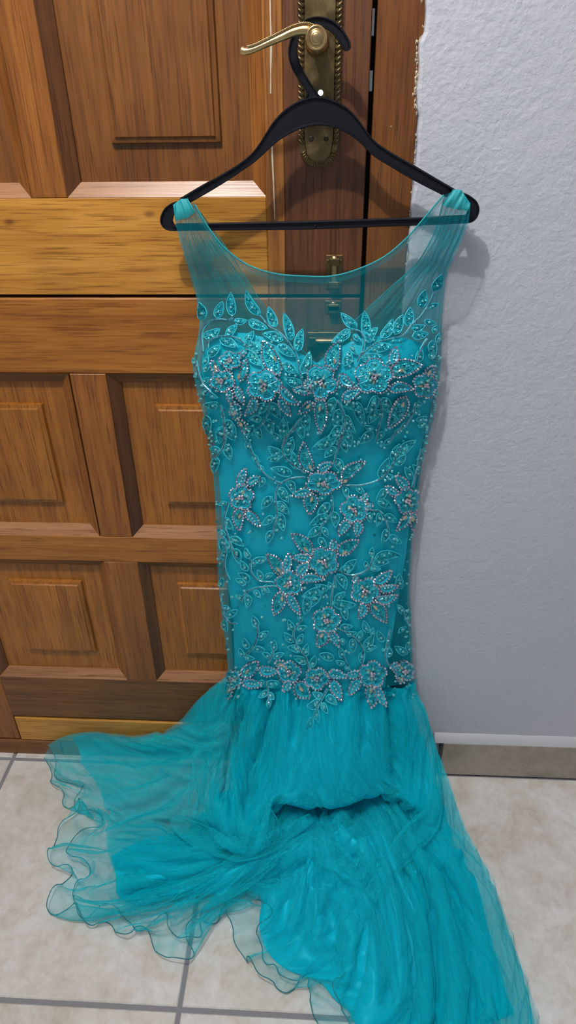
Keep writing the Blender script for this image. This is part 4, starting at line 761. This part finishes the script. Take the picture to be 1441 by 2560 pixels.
def pleats(P, seed, n, depth, u0=.02, u1=.98):
    """gathers running down from the seam, irregular, fading out towards the lip of the skirt"""
    r = np.random.default_rng(seed); u, v = np.meshgrid(np.linspace(0, 1, P.shape[1]), np.linspace(0, 1, P.shape[0])); d = 0 * u
    for c in np.linspace(u0, u1, n) + r.uniform(-.4, .4, n) / n:
        w = r.uniform(.25, .5) / n; L = r.uniform(.16, .42); dr = r.uniform(-.06, .06); d -= depth * r.uniform(.5, 1.2) * np.exp(-((u - c - dr * v) / (w * (1 + 1.5 * v))) ** 2) * np.clip(v / .02, .4, 1) * np.exp(-(v / L) ** 3)
    N = smooth(gnormal(P), 5); N /= np.linalg.norm(N, axis=-1)[..., None]; return P + N * d[..., None]
def prof(v, *kv): return np.interp(v, [k for k, _ in kv], [x for _, x in kv])
TUL = [
 [seam(572, 1690), (505, 1748, .215), (446, 1815, .115), (390, 1838, .085), (300, 1842, .082), (215, 1826, .080), (150, 1856, .045), (112, 1900, .012)],
 [seam(576, 1715), (528, 1800, .190), (470, 1850, .12), (400, 1868, .085), (330, 1880, .06), (260, 1905, .05), (190, 1932, .035), (125, 1940, .006)],
 [seam(584, 1720), (545, 1830, .18), (480, 1895, .12), (410, 1930, .085), (340, 1960, .055), (270, 1980, .035), (205, 1990, .02), (160, 1985, .008)],
 [seam(592, 1720), (560, 1860, .165), (500, 1940, .115), (430, 1990, .08), (360, 2020, .05), (290, 2040, .03), (230, 2040, .015), (180, 2020, .004)],
 [seam(606, 1722), (580, 1890, .155), (530, 1990, .12), (490, 2035, .085), (450, 2060, .05), (380, 2085, .045), (290, 2110, .03), (200, 2130, .02), (130, 2135, .006)],
 [seam(625, 1722), (600, 1910, .16), (565, 2040, .125), (540, 2085, .10), (520, 2075, .065), (470, 2105, .06), (400, 2135, .05), (320, 2175, .03), (230, 2200, .02), (165, 2190, .005)],
 [seam(650, 1724), (625, 1930, .16), (600, 2060, .125), (590, 2115, .10), (575, 2095, .068), (530, 2130, .07), (460, 2165, .055), (350, 2215, .03), (220, 2260, .02), (115, 2245, .006)],
 [seam(675, 1726), (655, 1945, .165), (640, 2075, .125), (632, 2130, .10), (622, 2100, .07), (590, 2135, .075), (520, 2185, .06), (400, 2245, .032), (290, 2285, .02), (210, 2295, .005)],
 [seam(700, 1728), (680, 1950, .17), (668, 2050, .13), (665, 2095, .108), (662, 2070, .07), (640, 2110, .078), (560, 2185, .065), (450, 2262, .035), (370, 2310, .018), (325, 2335, .004)],
 [seam(730, 1730), (712, 1950, .178), (705, 2003, .142), (707, 1964, .100), (705, 2015, .068), (690, 2070, .09), (660, 2125, .085), (580, 2215, .058), (510, 2285, .03), (470, 2340, .018), (455, 2390, .004)],
 [seam(760, 1730), (748, 1955, .182), (745, 2006, .142), (748, 1964, .100), (745, 2016, .068), (735, 2075, .092), (710, 2125, .088), (640, 2190, .06), (575, 2242, .03), (535, 2265, .018), (505, 2300, .004)],
 [seam(790, 1732), (785, 1958, .184), (785, 2010, .142), (786, 1966, .100), (784, 2020, .07), (775, 2075, .096), (750, 2135, .092), (700, 2200, .065), (640, 2240, .04), (600, 2258, .02), (562, 2268, .004)],
 [seam(820, 1732), (822, 1960, .184), (822, 2012, .142), (822, 1966, .100), (822, 2020, .07), (815, 2080, .098), (795, 2140, .094), (760, 2230, .07), (712, 2310, .04), (660, 2350, .02), (602, 2375, .004)],
 [seam(850, 1732), (855, 1955, .184), (858, 2004, .142), (856, 1961, .100), (858, 2015, .07), (855, 2080, .10), (838, 2150, .094), (810, 2270, .068), (772, 2360, .04), (730, 2415, .02), (688, 2448, .004)],
 [seam(880, 1730), (888, 1948, .182), (892, 1995, .142), (888, 1954, .100), (893, 2010, .07), (898, 2080, .10), (888, 2170, .094), (870, 2310, .066), (838, 2410, .04), (790, 2450, .02), (745, 2448, .004)],
 [seam(910, 1730), (922, 1940, .178), (926, 1982, .142), (920, 1948, .100), (928, 2008, .07), (940, 2085, .10), (945, 2190, .09), (932, 2350, .062), (902, 2460, .04), (840, 2510, .02), (780, 2520, .004)],
 [seam(945, 1728), (962, 1930, .172), (968, 1975, .14), (960, 1951, .100), (972, 2015, .075), (990, 2095, .10), (1003, 2220, .085), (1005, 2380, .056), (990, 2500, .035), (930, 2600, .018), (840, 2660, .004)],
 [seam(975, 1724), (1008, 1940, .165), (1025, 2015, .135), (1018, 2030, .10), (1035, 2085, .095), (1050, 2150, .098), (1072, 2270, .076), (1090, 2400, .05), (1095, 2520, .03), (1080, 2640, .015), (1050, 2760, .004)],
 [seam(1005, 1720), (1045, 1930, .158), (1075, 2030, .125), (1080, 2070, .10), (1105, 2140, .098), (1138, 2250, .073), (1170, 2390, .045), (1195, 2520, .025), (1205, 2650, .012), (1200, 2760, .004)],
 [seam(1025, 1710), (1072, 1900, .16), (1122, 2050, .112), (1180, 2210, .072), (1230, 2370, .04), (1265, 2500, .022), (1290, 2630, .01), (1300, 2760, .003)],
 [seam(1033, 1700), (1090, 1870, .17), (1140, 2010, .118), (1205, 2170, .07), (1262, 2320, .036), (1305, 2450, .02), (1340, 2570, .008), (1370, 2700, .003)]]
us = np.cumsum([0] + [np.hypot(b[-1][0] - a[-1][0], b[-1][1] - a[-1][1]) * .5 + 40 for a, b in zip(TUL[:-1], TUL[1:])]); us = us / us[-1]

def to_px(P): q = (P - CAM) @ RW.T; return 720.5 + FPX * q[..., 0] / q[..., 2], 1280 - FPX * q[..., 1] / q[..., 2]
def line_dist(x, y, L):
    d = np.full(x.shape, 1e9)
    for (ax, ay), (bx_, by_) in zip(L[:-1], L[1:]):
        t = np.clip(((x - ax) * (bx_ - ax) + (y - ay) * (by_ - ay)) / ((bx_ - ax) ** 2 + (by_ - ay) ** 2), 0, 1); d = np.minimum(d, np.hypot(x - ax - t * (bx_ - ax), y - ay - t * (by_ - ay)))
    return d
# the big folds of the heap: (depth, half width, course)
FOLDS = [(-.020, 13, [(612, 2000), (626, 1930), (650, 1860), (668, 1790), (672, 1745)]), (-.018, 11, [(978, 2010), (988, 1900), (984, 1800), (975, 1740)]), (-.012, 8, [(905, 1880), (915, 1800), (912, 1740)]), (-.010, 8, [(735, 1850), (742, 1780), (738, 1740)]),
 (-.014, 9, [(560, 1960), (575, 1880), (600, 1790)]), (.012, 16, [(540, 1830), (535, 1930), (560, 2030)]), (.012, 22, [(1040, 1780), (1070, 1900), (1078, 2010)]), (.010, 16, [(640, 1830), (640, 1960)]),
 (-.020, 14, [(430, 2072), (500, 2066), (580, 2090), (620, 2120)]), (-.022, 15, [(690, 2020), (698, 2060), (690, 2105)]), (-.020, 16, [(640, 2195), (700, 2200), (760, 2160)]), (-.018, 12, [(1002, 2070), (1008, 2110), (1012, 2150)]),
 (.014, 20, [(700, 2140), (760, 2105), (820, 2120)]), (.014, 18, [(850, 2060), (905, 2100), (930, 2170)]), (-.016, 12, [(840, 2110), (870, 2150), (905, 2165)]), (-.014, 14, [(800, 2200), (840, 2230), (900, 2240)]), (.012, 18, [(420, 2130), (520, 2150), (600, 2140)]),
 (-.014, 14, [(400, 2220), (480, 2200), (560, 2165)]), (.012, 16, [(330, 2210), (430, 2235), (540, 2200)]), (-.012, 12, [(300, 2050), (380, 2010), (450, 1960)]), (.012, 14, [(330, 2010), (420, 1960), (500, 1880)]), (-.010, 10, [(330, 1905), (400, 1890), (470, 1880)]),
 (-.013, 12, [(1060, 2200), (1085, 2330), (1095, 2450), (1090, 2560)]), (-.012, 11, [(985, 2200), (1020, 2320), (1040, 2430), (1035, 2560)]), (-.012, 11, [(1110, 2180), (1150, 2310), (1180, 2430), (1190, 2560)]), (.011, 14, [(1035, 2200), (1055, 2330), (1068, 2450), (1065, 2560)]), (.010, 12, [(1085, 2180), (1120, 2310), (1140, 2440), (1140, 2560)]), (-.012, 10, [(940, 2260), (965, 2380), (975, 2500)]),
 (-.016, 10, [(835, 2240), (840, 2300), (818, 2380)]), (.014, 12, [(800, 2240), (805, 2310), (800, 2370)]), (.012, 16, [(860, 2260), (875, 2350), (860, 2440)]), (-.010, 9, [(890, 2280), (905, 2400), (890, 2500)]), (-.010, 10, [(1150, 2150), (1210, 2300), (1250, 2430)])]
NETS = net(TUL, 170, 120, us)
_u, _v = np.meshgrid(np.linspace(0, 1, 170), np.linspace(0, 1, 120)); _x, _y = to_px(NETS); _d = .010 * noise2(_u, _v, 77, 5.5, 3.5, 12) * np.clip((_v - .2) / .2, 0, 1) * np.clip((1 - _v) / .3, 0, 1)
for a_, w_, L in FOLDS: _d = _d + a_ * np.exp(-(line_dist(_x, _y, L) / w_) ** 2)
_N = smooth(gnormal(NETS), 6); _N /= np.linalg.norm(_N, axis=-1)[..., None]; NETS = fz(NETS + _N * _d[..., None])
def sub_net(off, u0, u1, vc, nv, nu):
    """part of the skirt's shape: a window across, cut at the length vc(u), pushed off outwards"""
    P = NETS; N = smooth(gnormal(P), 3); N /= np.linalg.norm(N, axis=-1)[..., None]; P = P + N * (off * np.clip(np.linspace(0, 1, 120) / .06, .25, 1))[:, None, None]
    uu = np.linspace(u0, u1, nu); P = cr_at(P.transpose(1, 0, 2), np.linspace(0, 1, 170), uu); P = P.transpose(1, 0, 2); out = np.zeros((nv, nu, 3)); c = vc(uu)
    for j in range(nu): out[:, j] = cr_at(P[:, j], np.linspace(0, 1, 120), np.linspace(0, c[j], nv))
    return out
UX = lambda px: float(np.interp(px, [c[0][0] for c in TUL], us))          # place across the skirt by its spot on the seam
# satin underskirt
P = sub_net(-.011, UX(612), UX(1026), lambda u: .80 + .04 * noise1((u - .2) * 3, 5) + .14 * np.exp(-((u - UX(905)) / (UX(985) - UX(905))) ** 4), 64, 64); vv_ = np.linspace(0, 1, 64)[:, None]
P = relax(P, prof(vv_, (0, 1.08), (.3, 1.06), (.6, 1.05), (1, 1.02)), prof(vv_[:-1], (0, 1.0), (.25, 1.03), (.5, 1.10), (.8, 1.05), (1, 1.0)), 120, .04, .3, 3, .005, .003)
P = pleats(upsample(P, 110, 110), 8, 15, .012); vv_ = np.linspace(0, 1, 110)[:, None]
P = relax(P, prof(vv_, (0, 1.04), (.3, 1.01), (1, 1.0)), 1.005, 30, .03, .5, 4, .0006, .002)
sheet('satin_underskirt', fz(upsample(smooth(P, 1), 260, 260)), M_satin)
def tulle_layer(name, m, seed, off, vc=1.0, ku=1.0, kv=1.0, hem=True, u0=0.0, u1=1.0, npl=26, dep=.009):
    f = (u1 - u0); P = sub_net(off, u0, u1, (lambda u: 1.0 + 0 * u) if vc >= 1 else (lambda u: vc + .05 * noise1(u * 7, seed + 40, 3)), 64, int(40 + 70 * f))
    vv_ = np.linspace(0, 1, 64)[:, None]; h_ = 1.20 if hem else 1.04
    P = relax(P, prof(vv_, (0, 1.08 * ku), (.25, 1.06 * ku), (.8, 1.06 * ku), (1, h_ * ku)), prof(vv_[:-1], (0, 1.0), (.2, 1.02 * kv), (.45, 1.07 * kv), (.65, 1.015 * kv), (1, 1.0)), 110, prof(vv_, (0, .04), (.7, .035), (1, .008)) * np.ones(P.shape[:2]), .3, seed, .007, .002)
    P = pleats(upsample(P, 90, int(60 + 130 * f)), seed + 7, npl, dep); vv_ = np.linspace(0, 1, 90)[:, None]
    P = relax(P, prof(vv_, (0, 1.08), (.2, 1.03), (.8, 1.01), (1, 1.14 if hem else 1.03)), 1.01, 45, .03, .4, seed + 1, .0008, .0015)
    nu, nv = int(100 + 380 * f), 220; P = upsample(P, nv, nu); u, v = np.meshgrid(np.linspace(0, 1, nu), np.linspace(0, 1, nv))
    st = noise2(u, v * .35, seed + 3, 22 * f, 1.0, 12); P = P + gnormal(P) * (.0004 * st * np.clip(1.1 - v, .1, 1))[..., None]
    V = fz(P); o = sheet(name, V, m)
    if hem: g = MB(); g.tube(V[-1] + np.array([0, 0, .0006]) - GL, .00085, 6); g.build('hem', M_hem, o, smooth=True)
    return o
tulle_layer('outer_tulle', M_tulle, 51, .007)
tulle_layer('middle_tulle', M_tulle, 91, .003, .93)
tulle_layer('inner_tulle', M_tulle_in, 71, .0, .80, hem=False, u0=0.0, u1=UX(700), npl=10)
tulle_layer('inner_tulle', M_tulle_in, 72, .001, .90, hem=False, u0=UX(960), u1=1.0, npl=5)
tulle_layer('inner_tulle', M_tulle, 73, -.002, .84, hem=False, u0=UX(640), u1=UX(1010), npl=12)
def swag(path, w0, seed, m=None, n=110, k=36):
    """a rolled-over length of tulle lying on the heap"""
    c = np.array(path, float); P = crom(atz(c[:, 0], c[:, 1], c[:, 2]), n); T = np.gradient(P, axis=0); T /= np.linalg.norm(T, axis=1)[:, None]; up_ = np.array([0, -.55, .83])
    s = np.linspace(0, 1, n); B = np.cross(T, up_); B /= np.linalg.norm(B, axis=1)[:, None]; U = np.cross(B, T); w = w0 * (.25 + .75 * np.sin(math.pi * np.clip(s * .9 + .05, 0, 1)) ** .7) * (1 + .2 * noise1(s * 2, seed))
    a = np.linspace(-2.0, 2.0, k); R_ = 1 + .20 * noise2(s[:, None], a[None], seed + 3, 1.2, .8, 12) + .08 * noise2(s[:, None], a[None], seed + 4, 2.5, 2.2, 12)
    V = P[:, None] + (w[:, None] * np.sin(a)[None] * R_)[..., None] * B[:, None] + (w[:, None] * (np.cos(a)[None] - .35) * R_ * .7)[..., None] * U[:, None]
    return sheet('tulle_swag', fz(V), m or M_tulle)
swag([(490, 1880, .16), (520, 1985, .13), (572, 2062, .122), (632, 2100, .118), (668, 2085, .122), (664, 2045, .128), (630, 2005, .134)], .024, 1)
swag([(430, 2052, .085), (515, 2098, .10), (598, 2122, .108), (665, 2110, .108), (725, 2078, .108), (780, 2046, .11)], .022, 2)
swag([(1068, 1890, .168), (1088, 1975, .146), (1080, 2045, .130), (1030, 2105, .118), (975, 2165, .104), (925, 2245, .088)], .022, 5)
swag([(705, 2165, .09), (770, 2120, .102), (840, 2150, .10), (895, 2185, .096), (918, 2150, .104), (900, 2100, .108)], .020, 4)
